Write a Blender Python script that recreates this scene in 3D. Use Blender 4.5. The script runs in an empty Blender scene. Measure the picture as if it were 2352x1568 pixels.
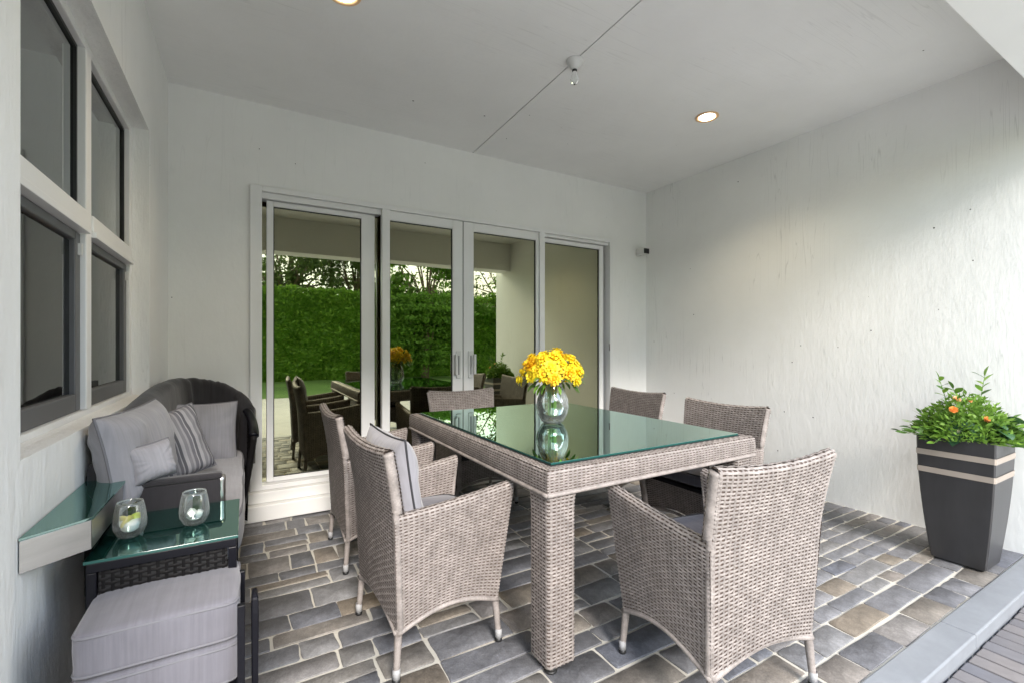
import bpy, bmesh, math, random
import numpy as np
from mathutils import Vector, Matrix, noise as mnoise

random.seed(11)
rng = np.random.default_rng(11)
PI = math.pi
R = math.radians
scene = bpy.context.scene
COL = scene.collection

# ------------------------------------------------------------------ camera, sky, sun, exposure
cam_d = bpy.data.cameras.new('camera')
cam_d.sensor_width = 36.0
cam_d.lens = 1051.77 / 2352 * 36
cam_d.shift_y = 0.0033
cam_d.clip_start = 0.05
cam_d.clip_end = 500
cam = bpy.data.objects.new('camera', cam_d)
COL.objects.link(cam)
cam.location = (0, 0, 1.1788)
cam.rotation_euler = (R(90), 0, R(-30.245))
scene.camera = cam

SUN_EL, SUN_AZ = R(31), R(9)          # the sun stands behind the camera, a little to its left
world = bpy.data.worlds.new('World')
scene.world = world
world.use_nodes = True
wn = world.node_tree
wn.nodes.clear()
w_out = wn.nodes.new('ShaderNodeOutputWorld')
w_bg = wn.nodes.new('ShaderNodeBackground')
w_bg.inputs['Strength'].default_value = 0.15
sky = wn.nodes.new('ShaderNodeTexSky')
sky.sky_type = 'NISHITA'
sky.sun_disc = False
sky.dust_density = 0.1
sky.air_density = 1.2
sky.sun_elevation = SUN_EL
sky.sun_rotation = PI + SUN_AZ
w_tc = wn.nodes.new('ShaderNodeTexCoord')
w_no = wn.nodes.new('ShaderNodeTexNoise')
w_no.inputs['Scale'].default_value = 2.6
w_no.inputs['Detail'].default_value = 7
w_no.inputs['Roughness'].default_value = 0.6
w_rp = wn.nodes.new('ShaderNodeValToRGB')
w_rp.color_ramp.elements[0].position = 0.36
w_rp.color_ramp.elements[1].position = 0.60
w_mx = wn.nodes.new('ShaderNodeMix')
w_mx.data_type = 'RGBA'
w_mx.inputs['B'].default_value = (4.3, 4.28, 4.25, 1)
wn.links.new(w_tc.outputs['Generated'], w_no.inputs['Vector'])
wn.links.new(w_no.outputs['Fac'], w_rp.inputs['Fac'])
wn.links.new(w_rp.outputs['Color'], w_mx.inputs['Factor'])
wn.links.new(sky.outputs['Color'], w_mx.inputs['A'])
wn.links.new(w_mx.outputs['Result'], w_bg.inputs['Color'])
wn.links.new(w_bg.outputs['Background'], w_out.inputs['Surface'])

sun_d = bpy.data.lights.new('sun', 'SUN')
sun_d.energy = 1.15
sun_d.angle = R(18)
sun_d.color = (1.0, 0.93, 0.85)
sun = bpy.data.objects.new('sun', sun_d)
COL.objects.link(sun)
to_sun = Vector((-math.sin(SUN_AZ) * math.cos(SUN_EL), -math.cos(SUN_AZ) * math.cos(SUN_EL), math.sin(SUN_EL)))
sun.rotation_euler = to_sun.to_track_quat('Z', 'Y').to_euler()
sun.location = (0, -10, 12)

scene.view_settings.view_transform = 'Standard'
scene.view_settings.look = 'None'
scene.view_settings.gamma = 1
scene.view_settings.use_curve_mapping = False
scene.view_settings.exposure = 2.5
scene.render.engine = 'CYCLES'
scene.cycles.max_bounces = 10
scene.cycles.diffuse_bounces = 5
scene.cycles.glossy_bounces = 6
scene.cycles.transmission_bounces = 10
scene.cycles.transparent_max_bounces = 16
scene.cycles.caustics_reflective = False
scene.cycles.caustics_refractive = False
scene.cycles.use_denoising = True
scene.cycles.sample_clamp_indirect = 6

# ------------------------------------------------------------------ room measures (metres)
XL, XR, YB, H = -0.4187, 3.7847, 3.582, 2.83
YE = 0.767                      # front edge of the stone floor
BZ, BY0, BY1 = 2.39, 0.33, 0.63  # beam

# ------------------------------------------------------------------ materials
def mat(name, base=(0.5, 0.5, 0.5), rough=0.6, metal=0.0, spec=0.5, **kw):
    m = bpy.data.materials.new(name)
    m.use_nodes = True
    p = m.node_tree.nodes['Principled BSDF']
    p.inputs['Base Color'].default_value = (*base, 1)
    p.inputs['Roughness'].default_value = rough
    p.inputs['Metallic'].default_value = metal
    p.inputs['Specular IOR Level'].default_value = spec
    for k, v in kw.items():
        p.inputs[k].default_value = v
    return m

def nd(m, t, **kw):
    n = m.node_tree.nodes.new(t)
    for k, v in kw.items():
        if k in n.inputs:
            n.inputs[k].default_value = v
        else:
            setattr(n, k, v)
    return n

def lk(m, a, b):
    m.node_tree.links.new(a, b)

def coords(m, scale=(1, 1, 1), src='Object', rot=(0, 0, 0)):
    tc = nd(m, 'ShaderNodeTexCoord')
    mp = nd(m, 'ShaderNodeMapping')
    mp.inputs['Scale'].default_value = scale
    mp.inputs['Rotation'].default_value = rot
    lk(m, tc.outputs[src], mp.inputs['Vector'])
    return mp.outputs['Vector']

def ramp(m, fac, stops):
    r = nd(m, 'ShaderNodeValToRGB')
    e = r.color_ramp.elements
    while len(e) < len(stops):
        e.new(0.5)
    for i, (p, c) in enumerate(stops):
        e[i].position = p
        e[i].color = (*c, 1) if len(c) == 3 else c
    lk(m, fac, r.inputs['Fac'])
    return r.outputs['Color']

def vary(m, scale=3.0, lo=0.9, hi=1.1, src='Object', stretch=(1, 1, 1), detail=5, chain=None):
    """multiplies the base colour by a noise between lo and hi"""
    p = m.node_tree.nodes['Principled BSDF']
    v = coords(m, stretch, src)
    n = nd(m, 'ShaderNodeTexNoise', Scale=scale, Detail=detail, Roughness=0.6)
    lk(m, v, n.inputs['Vector'])
    c = ramp(m, n.outputs['Fac'], [(0.25, (lo,) * 3), (0.75, (hi,) * 3)])
    mx = nd(m, 'ShaderNodeMix', data_type='RGBA', blend_type='MULTIPLY')
    mx.inputs['Factor'].default_value = 1
    cur = p.inputs['Base Color']
    if cur.is_linked:
        lk(m, cur.links[0].from_socket, mx.inputs['A'])
    else:
        mx.inputs['A'].default_value = cur.default_value
    lk(m, c, mx.inputs['B'])
    lk(m, mx.outputs['Result'], cur)
    return m

def bump(m, scale=60, strength=0.2, dist=0.01, stretch=(1, 1, 1), src='Object', detail=4, kind='noise'):
    p = m.node_tree.nodes['Principled BSDF']
    v = coords(m, stretch, src)
    if kind == 'noise':
        n = nd(m, 'ShaderNodeTexNoise', Scale=scale, Detail=detail, Roughness=0.6)
        o = n.outputs['Fac']
    else:
        n = nd(m, 'ShaderNodeTexVoronoi', Scale=scale)
        o = n.outputs['Distance']
    lk(m, v, n.inputs['Vector'])
    b = nd(m, 'ShaderNodeBump', Strength=strength, Distance=dist)
    lk(m, o, b.inputs['Height'])
    if p.inputs['Normal'].is_linked:
        lk(m, p.inputs['Normal'].links[0].from_socket, b.inputs['Normal'])
    lk(m, b.outputs['Normal'], p.inputs['Normal'])
    return m

def scratches(m, stretch, amount=0.12, scale=1.0, thr=0.02):
    """sparse dark hairlines and specks in the paint"""
    p = m.node_tree.nodes['Principled BSDF']
    v = coords(m, stretch)
    n = nd(m, 'ShaderNodeTexNoise', Scale=scale, Detail=2, Distortion=0.6)
    lk(m, v, n.inputs['Vector'])
    a = nd(m, 'ShaderNodeMath', operation='SUBTRACT')
    a.inputs[1].default_value = 0.5
    lk(m, n.outputs['Fac'], a.inputs[0])
    b = nd(m, 'ShaderNodeMath', operation='ABSOLUTE')
    lk(m, a.outputs[0], b.inputs[0])
    c = ramp(m, b.outputs[0], [(0.0, (1 - amount,) * 3), (thr, (1, 1, 1))])
    # only in places
    n2 = nd(m, 'ShaderNodeTexNoise', Scale=1.3, Detail=2)
    lk(m, coords(m), n2.inputs['Vector'])
    g = ramp(m, n2.outputs['Fac'], [(0.48, (0, 0, 0)), (0.62, (1, 1, 1))])
    mx = nd(m, 'ShaderNodeMix', data_type='RGBA', blend_type='MULTIPLY')
    lk(m, g, mx.inputs['Factor'])
    cur = p.inputs['Base Color']
    if cur.is_linked:
        lk(m, cur.links[0].from_socket, mx.inputs['A'])
    else:
        mx.inputs['A'].default_value = cur.default_value
    lk(m, c, mx.inputs['B'])
    lk(m, mx.outputs['Result'], cur)
    # specks: a few voronoi cell centres
    vo = nd(m, 'ShaderNodeTexVoronoi', Scale=6.0)
    lk(m, coords(m), vo.inputs['Vector'])
    rs = nd(m, 'ShaderNodeSeparateColor')
    lk(m, vo.outputs['Color'], rs.inputs['Color'])
    rad = nd(m, 'ShaderNodeMath', operation='MULTIPLY')
    lk(m, rs.outputs['Red'], rad.inputs[0])
    rad.inputs[1].default_value = 0.040
    lt = nd(m, 'ShaderNodeMath', operation='LESS_THAN')
    lk(m, vo.outputs['Distance'], lt.inputs[0])
    lk(m, rad.outputs[0], lt.inputs[1])
    mx2 = nd(m, 'ShaderNodeMix', data_type='RGBA')
    lk(m, lt.outputs[0], mx2.inputs['Factor'])
    lk(m, mx.outputs['Result'], mx2.inputs['A'])
    mx2.inputs['B'].default_value = (0.05, 0.05, 0.05, 1)
    lk(m, mx2.outputs['Result'], cur)
    return m

def paint(name, base, grain):
    m = mat(name, base, 0.62, spec=0.35)
    vary(m, 1.6, 0.95, 1.04)
    bump(m, 34, 0.22, 0.006, grain, detail=5)
    bump(m, 9, 0.2, 0.01, (1, 1, 1), detail=3)
    return m

M = {}
M['wall'] = scratches(paint('wall paint', (0.80, 0.80, 0.79), (3, 3, 0.22)), (26, 26, 0.7), 0.12, 1.0, 0.012)
M['wall_smooth'] = scratches(paint('smooth wall paint', (0.80, 0.80, 0.79), (1, 1, 0.6)), (14, 14, 0.9), 0.05, 1.0, 0.012)
M['wall_grain'] = scratches(bump(bump(paint('grained wall paint', (0.80, 0.80, 0.79), (1.5, 1.5, 0.5)), 16, 0.07, 0.008, (1, 2.2, 0.10), detail=6), 5, 0.16, 0.02, (1, 1.2, 0.6), detail=5), (20, 20, 0.8), 0.20, 1.0, 0.010)
M['wall_rough'] = scratches(bump(bump(paint('trowelled wall paint', (0.80, 0.80, 0.79), (3, 3, 0.3)), 26, 0.3, 0.012, (1, 1, 0.2), detail=6), 8, 0.35, 0.03, (1, 1, 0.5), detail=6), (20, 20, 0.8), 0.12, 1.0, 0.010)
M['ceiling'] = scratches(paint('ceiling paint', (0.80, 0.80, 0.795), (0.3, 3, 1)), (0.7, 20, 1), 0.10, 1.0, 0.012)
M['trim'] = bump(vary(mat('white trim paint', (0.80, 0.80, 0.79), 0.5), 2, 0.96, 1.03), 40, 0.08, 0.004)
M['frame'] = vary(mat('white aluminium', (0.78, 0.78, 0.78), 0.35), 5, 0.96, 1.03, stretch=(1, 1, 0.2))
M['sash'] = vary(mat('grey screen frame', (0.11, 0.11, 0.115), 0.45), 5, 0.9, 1.05)
M['rubber'] = mat('black rubber', (0.012, 0.012, 0.013), 0.5)
M['steel'] = bump(vary(mat('brushed steel', (0.50, 0.485, 0.47), 0.32, 1.0), 4, 0.75, 1.15, stretch=(1, 1, 6)), 120, 0.08, 0.002, (0.1, 0.1, 3))
M['metal_cap'] = mat('pale grey foot cap', (0.42, 0.42, 0.43), 0.3)
M['black'] = vary(mat('black lacquered metal', (0.006, 0.006, 0.009), 0.3, spec=0.18), 8, 0.8, 1.2)

def fabric(name, base, line=90, amp=0.25):
    m = mat(name, base, 0.9, spec=0.2)
    m.node_tree.nodes['Principled BSDF'].inputs['Sheen Weight'].default_value = 0.25
    vary(m, 5, 0.86, 1.1)
    vary(m, line * 1.4, 0.88, 1.08, stretch=(1, 0.05, 0.05), detail=2)
    bump(m, line, amp, 0.004, (1, 0.05, 0.05))
    bump(m, 7, 0.35, 0.02, (1, 0.6, 0.6), detail=3)
    bump(m, 600, 0.15, 0.001)
    return m
M['grey_fabric'] = fabric('grey lavender cloth', (0.27, 0.266, 0.29))
M['dimmed_lavender_fabric'] = fabric('dimmed lavender grey cloth', (0.150, 0.146, 0.168))  # more lavender, and darkened to offset stronger light on the ottoman
M['light_fabric'] = fabric('light grey cloth', (0.27, 0.265, 0.29))
M['seat_fabric'] = fabric('slate grey cloth', (0.115, 0.112, 0.135))
M['dark_fabric'] = fabric('charcoal cloth', (0.030, 0.028, 0.031))
M['piping'] = mat('grey piping', (0.15, 0.148, 0.165), 0.85)
M['piping_dark'] = mat('dark piping', (0.03, 0.03, 0.035), 0.85)

# striped cloth: woven stripes along the cushion's own width
m = mat('striped cloth', (0.4, 0.4, 0.42), 0.9, spec=0.2)
p = m.node_tree.nodes['Principled BSDF']
v = coords(m)
sx = nd(m, 'ShaderNodeSeparateXYZ')
lk(m, v, sx.inputs[0])
mm = nd(m, 'ShaderNodeMath', operation='MULTIPLY')
mm.inputs[1].default_value = 15.0
lk(m, sx.outputs['X'], mm.inputs[0])
fr = nd(m, 'ShaderNodeMath', operation='FRACT')
lk(m, mm.outputs[0], fr.inputs[0])
c = ramp(m, fr.outputs[0], [(0.0, (0.340, 0.333, 0.347)), (0.22, (0.204, 0.201, 0.218)), (0.42, (0.299, 0.292, 0.306)),
                            (0.55, (0.150, 0.146, 0.163)), (0.75, (0.354, 0.347, 0.360)), (0.82, (0.109, 0.109, 0.122))])
for n in m.node_tree.nodes:
    if n.type == 'VALTORGB':
        n.color_ramp.interpolation = 'CONSTANT'
lk(m, c, p.inputs['Base Color'])
bump(m, 7, 0.35, 0.02)
bump(m, 600, 0.15, 0.001)
M['striped'] = m

def strand(name, base, lo=0.72, hi=1.2, spec=0.35):
    m = mat(name, base, 0.55, spec=spec)
    vary(m, 22, lo, hi)
    vary(m, 160, 0.82, 1.12, detail=2)
    bump(m, 300, 0.2, 0.001)
    return m
M['strand'] = strand('grey beige rattan strand', (0.285, 0.253, 0.238), 0.6, 1.3)
M['rib'] = strand('brown rattan rib', (0.228, 0.198, 0.184))
M['backing'] = vary(mat('brown rattan core', (0.085, 0.060, 0.050), 0.85), 40, 0.7, 1.3)
M['dstrand'] = strand('black brown rattan strand', (0.012, 0.011, 0.0115), spec=0.12)
M['drib'] = strand('black rattan rib', (0.008, 0.0075, 0.008), spec=0.12)
WICK = [M['strand'], M['rib'], M['backing']]
DWICK = [M['dstrand'], M['drib'], M['rubber']]

def pane_glass(name, coat, tint, refl):
    """window glass: part mirror (coated, Fresnel), part tinted see-through"""
    m = bpy.data.materials.new(name)
    m.use_nodes = True
    t = m.node_tree
    t.nodes.clear()
    o = t.nodes.new('ShaderNodeOutputMaterial')
    g = t.nodes.new('ShaderNodeBsdfGlossy')
    g.inputs['Color'].default_value = (*coat, 1)
    g.inputs['Roughness'].default_value = 0.0
    tr = t.nodes.new('ShaderNodeBsdfTransparent')
    tr.inputs['Color'].default_value = (*tint, 1)
    f = t.nodes.new('ShaderNodeFresnel')
    f.inputs['IOR'].default_value = 1.5
    a = t.nodes.new('ShaderNodeMath')
    a.operation = 'ADD'
    a.use_clamp = True
    a.inputs[1].default_value = refl
    mx = t.nodes.new('ShaderNodeMixShader')
    t.links.new(f.outputs[0], a.inputs[0])
    t.links.new(a.outputs[0], mx.inputs['Fac'])
    t.links.new(tr.outputs[0], mx.inputs[1])
    t.links.new(g.outputs[0], mx.inputs[2])
    t.links.new(mx.outputs[0], o.inputs['Surface'])
    return m
M['door_glass'] = pane_glass('bronze tinted door glass', (0.82, 0.82, 0.58), (0.34, 0.33, 0.20), 0.38)
M['win_glass'] = pane_glass('grey window glass', (0.85, 0.88, 0.88), (0.45, 0.46, 0.46), 0.30)
M['screen_glass'] = pane_glass('screened window glass', (0.8, 0.82, 0.82), (0.36, 0.37, 0.37), 0.07)
M['thin_glass'] = pane_glass('clear thin glass', (1, 1, 1), (0.93, 0.97, 0.96), 0.02)

def top_glass(name, coat, body, refl, ior=1.5):
    m = bpy.data.materials.new(name)
    m.use_nodes = True
    t = m.node_tree
    t.nodes.clear()
    o = t.nodes.new('ShaderNodeOutputMaterial')
    g = t.nodes.new('ShaderNodeBsdfGlossy')
    g.inputs['Color'].default_value = (*coat, 1)
    g.inputs['Roughness'].default_value = 0.0
    d = t.nodes.new('ShaderNodeBsdfDiffuse')
    d.inputs['Color'].default_value = (*body, 1)
    f = t.nodes.new('ShaderNodeFresnel')
    f.inputs['IOR'].default_value = ior
    a = t.nodes.new('ShaderNodeMath')
    a.operation = 'ADD'
    a.use_clamp = True
    a.inputs[1].default_value = refl
    mx = t.nodes.new('ShaderNodeMixShader')
    t.links.new(f.outputs[0], a.inputs[0])
    t.links.new(a.outputs[0], mx.inputs['Fac'])
    t.links.new(d.outputs[0], mx.inputs[1])
    t.links.new(g.outputs[0], mx.inputs[2])
    t.links.new(mx.outputs[0], o.inputs['Surface'])
    return m
M['table_glass'] = top_glass('green backed table glass', (0.76, 0.95, 0.89), (0.006, 0.028, 0.023), 0.74, 1.6)
M['small_glass'] = top_glass('green side table glass', (0.62, 0.88, 0.82), (0.006, 0.028, 0.024), 0.26, 1.55)
M['glass_edge'] = mat('green glass edge', (0.012, 0.075, 0.065), 0.1)

m = mat('blown glass', (1, 1, 1), 0.0)
m.node_tree.nodes['Principled BSDF'].inputs['Transmission Weight'].default_value = 1.0
m.node_tree.nodes['Principled BSDF'].inputs['IOR'].default_value = 1.45
M['glass'] = m
m = pane_glass('clear glassware', (1, 1, 1), (0.965, 0.98, 0.975), 0.03)
b_ = m.node_tree.nodes.new('ShaderNodeBsdfDiffuse')
b_.inputs['Color'].default_value = (0.75, 0.80, 0.79, 1)  # whitish edge tint painted in to brighten otherwise dark glass
lw = m.node_tree.nodes.new('ShaderNodeLayerWeight')
lw.inputs['Blend'].default_value = 0.10
m2 = m.node_tree.nodes.new('ShaderNodeMixShader')
o_ = [n for n in m.node_tree.nodes if n.type == 'OUTPUT_MATERIAL'][0]
m.node_tree.links.new(lw.outputs['Facing'], m2.inputs['Fac'])
m.node_tree.links.new(o_.inputs['Surface'].links[0].from_socket, m2.inputs[1])
m.node_tree.links.new(b_.outputs[0], m2.inputs[2])
m.node_tree.links.new(m2.outputs[0], o_.inputs['Surface'])
M['glassware'] = m

# flagstones: each stone takes its own colour
m = mat('flagstone', (0.2, 0.2, 0.21), 0.62, spec=0.4)
p = m.node_tree.nodes['Principled BSDF']
oi = nd(m, 'ShaderNodeObjectInfo')
ge = nd(m, 'ShaderNodeNewGeometry')
ad = nd(m, 'ShaderNodeMath', operation='ADD')
lk(m, oi.outputs['Random'], ad.inputs[0])
lk(m, ge.outputs['Random Per Island'], ad.inputs[1])
fr = nd(m, 'ShaderNodeMath', operation='FRACT')
lk(m, ad.outputs[0], fr.inputs[0])
base = ramp(m, fr.outputs[0], [(0.0, (0.132, 0.133, 0.143)), (0.16, (0.172, 0.173, 0.186)), (0.30, (0.110, 0.112, 0.124)),
                               (0.44, (0.192, 0.190, 0.192)), (0.56, (0.125, 0.133, 0.160)), (0.68, (0.158, 0.153, 0.148)),
                               (0.78, (0.195, 0.165, 0.132)), (0.86, (0.172, 0.172, 0.184)), (0.97, (0.205, 0.180, 0.150))])
lk(m, base, p.inputs['Base Color'])
vary(m, 9, 0.72, 1.25, detail=6)
vary(m, 160, 0.8, 1.2, detail=3)
vary(m, 2.2, 0.80, 1.22, detail=4)
vary(m, 40, 0.86, 1.14, detail=6)
bump(m, 18, 0.55, 0.012, detail=8)
bump(m, 220, 0.4, 0.003)
M['stone'] = m
M['mortar'] = bump(vary(mat('sand mortar', (0.50, 0.48, 0.43), 0.9), 8, 0.85, 1.12), 160, 0.35, 0.003)
M['slab'] = bump(vary(vary(mat('pale edging stone', (0.23, 0.245, 0.27), 0.42), 3, 0.85, 1.1), 30, 0.93, 1.06), 50, 0.15, 0.004, (0.2, 2, 1))
m = mat('dark paver', (0.16, 0.155, 0.165), 0.7)
p = m.node_tree.nodes['Principled BSDF']
oi = nd(m, 'ShaderNodeObjectInfo')
lk(m, ramp(m, oi.outputs['Random'], [(0.0, (0.15, 0.145, 0.155)), (0.5, (0.20, 0.185, 0.185)), (1.0, (0.13, 0.135, 0.16))]), p.inputs['Base Color'])
vary(m, 12, 0.8, 1.15)
bump(m, 120, 0.3, 0.003)
M['paver'] = m
M['terrace'] = bump(vary(mat('pale terrace', (0.52, 0.50, 0.47), 0.8), 4, 0.85, 1.1), 60, 0.2, 0.004)  # paleness chosen so the ground bounces light onto the ceiling
M['joint'] = mat('dark joint sand', (0.03, 0.028, 0.027), 0.95)
M['lawn'] = bump(vary(vary(mat('lawn', (0.12, 0.22, 0.04), 0.9), 0.6, 0.7, 1.25), 60, 0.6, 1.4), 90, 0.8, 0.03)
M['planter'] = bump(vary(vary(mat('charcoal planter', (0.026, 0.0255, 0.028), 0.36, spec=0.7), 3, 0.8, 1.15), 40, 0.85, 1.15, stretch=(1, 1, 0.06)), 90, 0.08, 0.003, (1, 1, 0.1))
vary(M['planter'], 2.2, 0.75, 1.45, stretch=(1, 1, 0.35), detail=7)
M['band'] = vary(mat('champagne band', (0.40, 0.345, 0.30), 0.38, 0.3), 6, 0.92, 1.06)
M['soil'] = bump(mat('soil', (0.03, 0.022, 0.016), 0.95), 80, 0.6, 0.01)

def leaf_mat(name, stops, trans=0.25, rough=0.5):
    m = mat(name, stops[0][1], rough, spec=0.3)
    t = m.node_tree
    p = t.nodes['Principled BSDF']
    ge = nd(m, 'ShaderNodeNewGeometry')
    n = nd(m, 'ShaderNodeTexNoise', Scale=0.9, Detail=3)
    lk(m, ge.outputs['Position'], n.inputs['Vector'])
    ad = nd(m, 'ShaderNodeMath', operation='MULTIPLY_ADD')
    lk(m, ge.outputs['Random Per Island'], ad.inputs[0])
    ad.inputs[1].default_value = 0.55
    sb = nd(m, 'ShaderNodeMath', operation='MULTIPLY')
    lk(m, n.outputs['Fac'], sb.inputs[0])
    sb.inputs[1].default_value = 0.45
    lk(m, sb.outputs[0], ad.inputs[2])
    c = ramp(m, ad.outputs[0], stops)
    lk(m, c, p.inputs['Base Color'])
    tl = nd(m, 'ShaderNodeBsdfTranslucent')
    lk(m, c, tl.inputs['Color'])
    mx = nd(m, 'ShaderNodeMixShader')
    mx.inputs['Fac'].default_value = trans
    lk(m, p.outputs[0], mx.inputs[1])
    lk(m, tl.outputs[0], mx.inputs[2])
    lk(m, mx.outputs[0], t.nodes['Material Output'].inputs['Surface'])
    return m
M['hedge'] = leaf_mat('hedge leaf', [(0.1, (0.07, 0.15, 0.02)), (0.5, (0.17, 0.33, 0.036)), (0.9, (0.29, 0.46, 0.06))], 0.5)
M['oak'] = leaf_mat('tree leaf', [(0.1, (0.05, 0.09, 0.026)), (0.9, (0.13, 0.19, 0.05))], 0.4)
M['bright_leaf'] = leaf_mat('fresh leaf', [(0.1, (0.08, 0.18, 0.022)), (0.9, (0.19, 0.35, 0.05))], 0.45)
M['bark'] = bump(vary(mat('bark', (0.16, 0.12, 0.09), 0.9), 6, 0.7, 1.2), 20, 0.6, 0.03, (1, 1, 0.2))

def leaf_obj_mat(name, stops, trans, rough=0.35):
    m = mat(name, stops[0][1], rough, spec=0.5)
    t = m.node_tree
    p = t.nodes['Principled BSDF']
    oi = nd(m, 'ShaderNodeObjectInfo')
    c = ramp(m, oi.outputs['Random'], stops)
    lk(m, c, p.inputs['Base Color'])
    tl = nd(m, 'ShaderNodeBsdfTranslucent')
    lk(m, c, tl.inputs['Color'])
    mx = nd(m, 'ShaderNodeMixShader')
    mx.inputs['Fac'].default_value = trans
    lk(m, p.outputs[0], mx.inputs[1])
    lk(m, tl.outputs[0], mx.inputs[2])
    lk(m, mx.outputs[0], t.nodes['Material Output'].inputs['Surface'])
    return m
M['pleaf'] = leaf_obj_mat('planter leaf', [(0.0, (0.05, 0.12, 0.022)), (0.45, (0.10, 0.22, 0.03)), (0.8, (0.17, 0.32, 0.04)), (1.0, (0.26, 0.40, 0.06))], 0.3)
M['broad'] = leaf_obj_mat('broad dark leaf', [(0.0, (0.02, 0.05, 0.025)), (0.6, (0.04, 0.10, 0.05)), (1.0, (0.07, 0.15, 0.07))], 0.12, 0.25)
M['blade'] = leaf_mat('fine blade', [(0.1, (0.08, 0.18, 0.025)), (0.9, (0.24, 0.40, 0.07))], 0.35)
M['stem'] = mat('green stem', (0.11, 0.22, 0.045), 0.5)
M['yellow'] = leaf_obj_mat('yellow petal', [(0.0, (0.85, 0.50, 0.008)), (0.3, (0.86, 0.62, 0.010)), (1.0, (0.88, 0.74, 0.03))], 0.25, 0.6)
M['orange'] = leaf_obj_mat('apricot petal', [(0.0, (0.85, 0.36, 0.08)), (1.0, (0.86, 0.52, 0.28))], 0.25, 0.6)
M['centre'] = mat('flower centre', (0.62, 0.36, 0.01), 0.8)
M['glow_ring'] = mat('peach glow ring', (0.80, 0.52, 0.28), 0.4)  # warm glow of the lamp painted into the ring colour
M['white_plastic'] = mat('white plastic', (0.66, 0.66, 0.65), 0.4)
M['ceramic'] = mat('porcelain holder', (0.6, 0.6, 0.59), 0.3)
M['room'] = vary(mat('brown interior', (0.26, 0.20, 0.12), 0.8), 2, 0.85, 1.1)
M['roomfloor'] = vary(mat('timber floor inside', (0.20, 0.13, 0.07), 0.5), 3, 0.8, 1.15, stretch=(1, 8, 1))
M['cabinet'] = vary(mat('grey cabinet', (0.30, 0.30, 0.30), 0.6), 3, 0.9, 1.08)
M['lemon'] = mat('lemon drink', (0.60, 0.54, 0.18), 0.3)
M['lime'] = mat('lime slice', (0.45, 0.52, 0.10), 0.4)
M['ice'] = mat('icy water', (0.62, 0.66, 0.62), 0.15)

def emit(name, col, s):
    m = bpy.data.materials.new(name)
    m.use_nodes = True
    t = m.node_tree
    t.nodes.clear()
    e = t.nodes.new('ShaderNodeEmission')
    e.inputs['Color'].default_value = (*col, 1)
    e.inputs['Strength'].default_value = s
    o = t.nodes.new('ShaderNodeOutputMaterial')
    t.links.new(e.outputs[0], o.inputs['Surface'])
    return m
M['lamp'] = emit('lit lamp', (1.0, 0.93, 0.80), 7.0)
M['amber'] = emit('lit amber shade', (1.0, 0.52, 0.10), 1.6)

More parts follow.
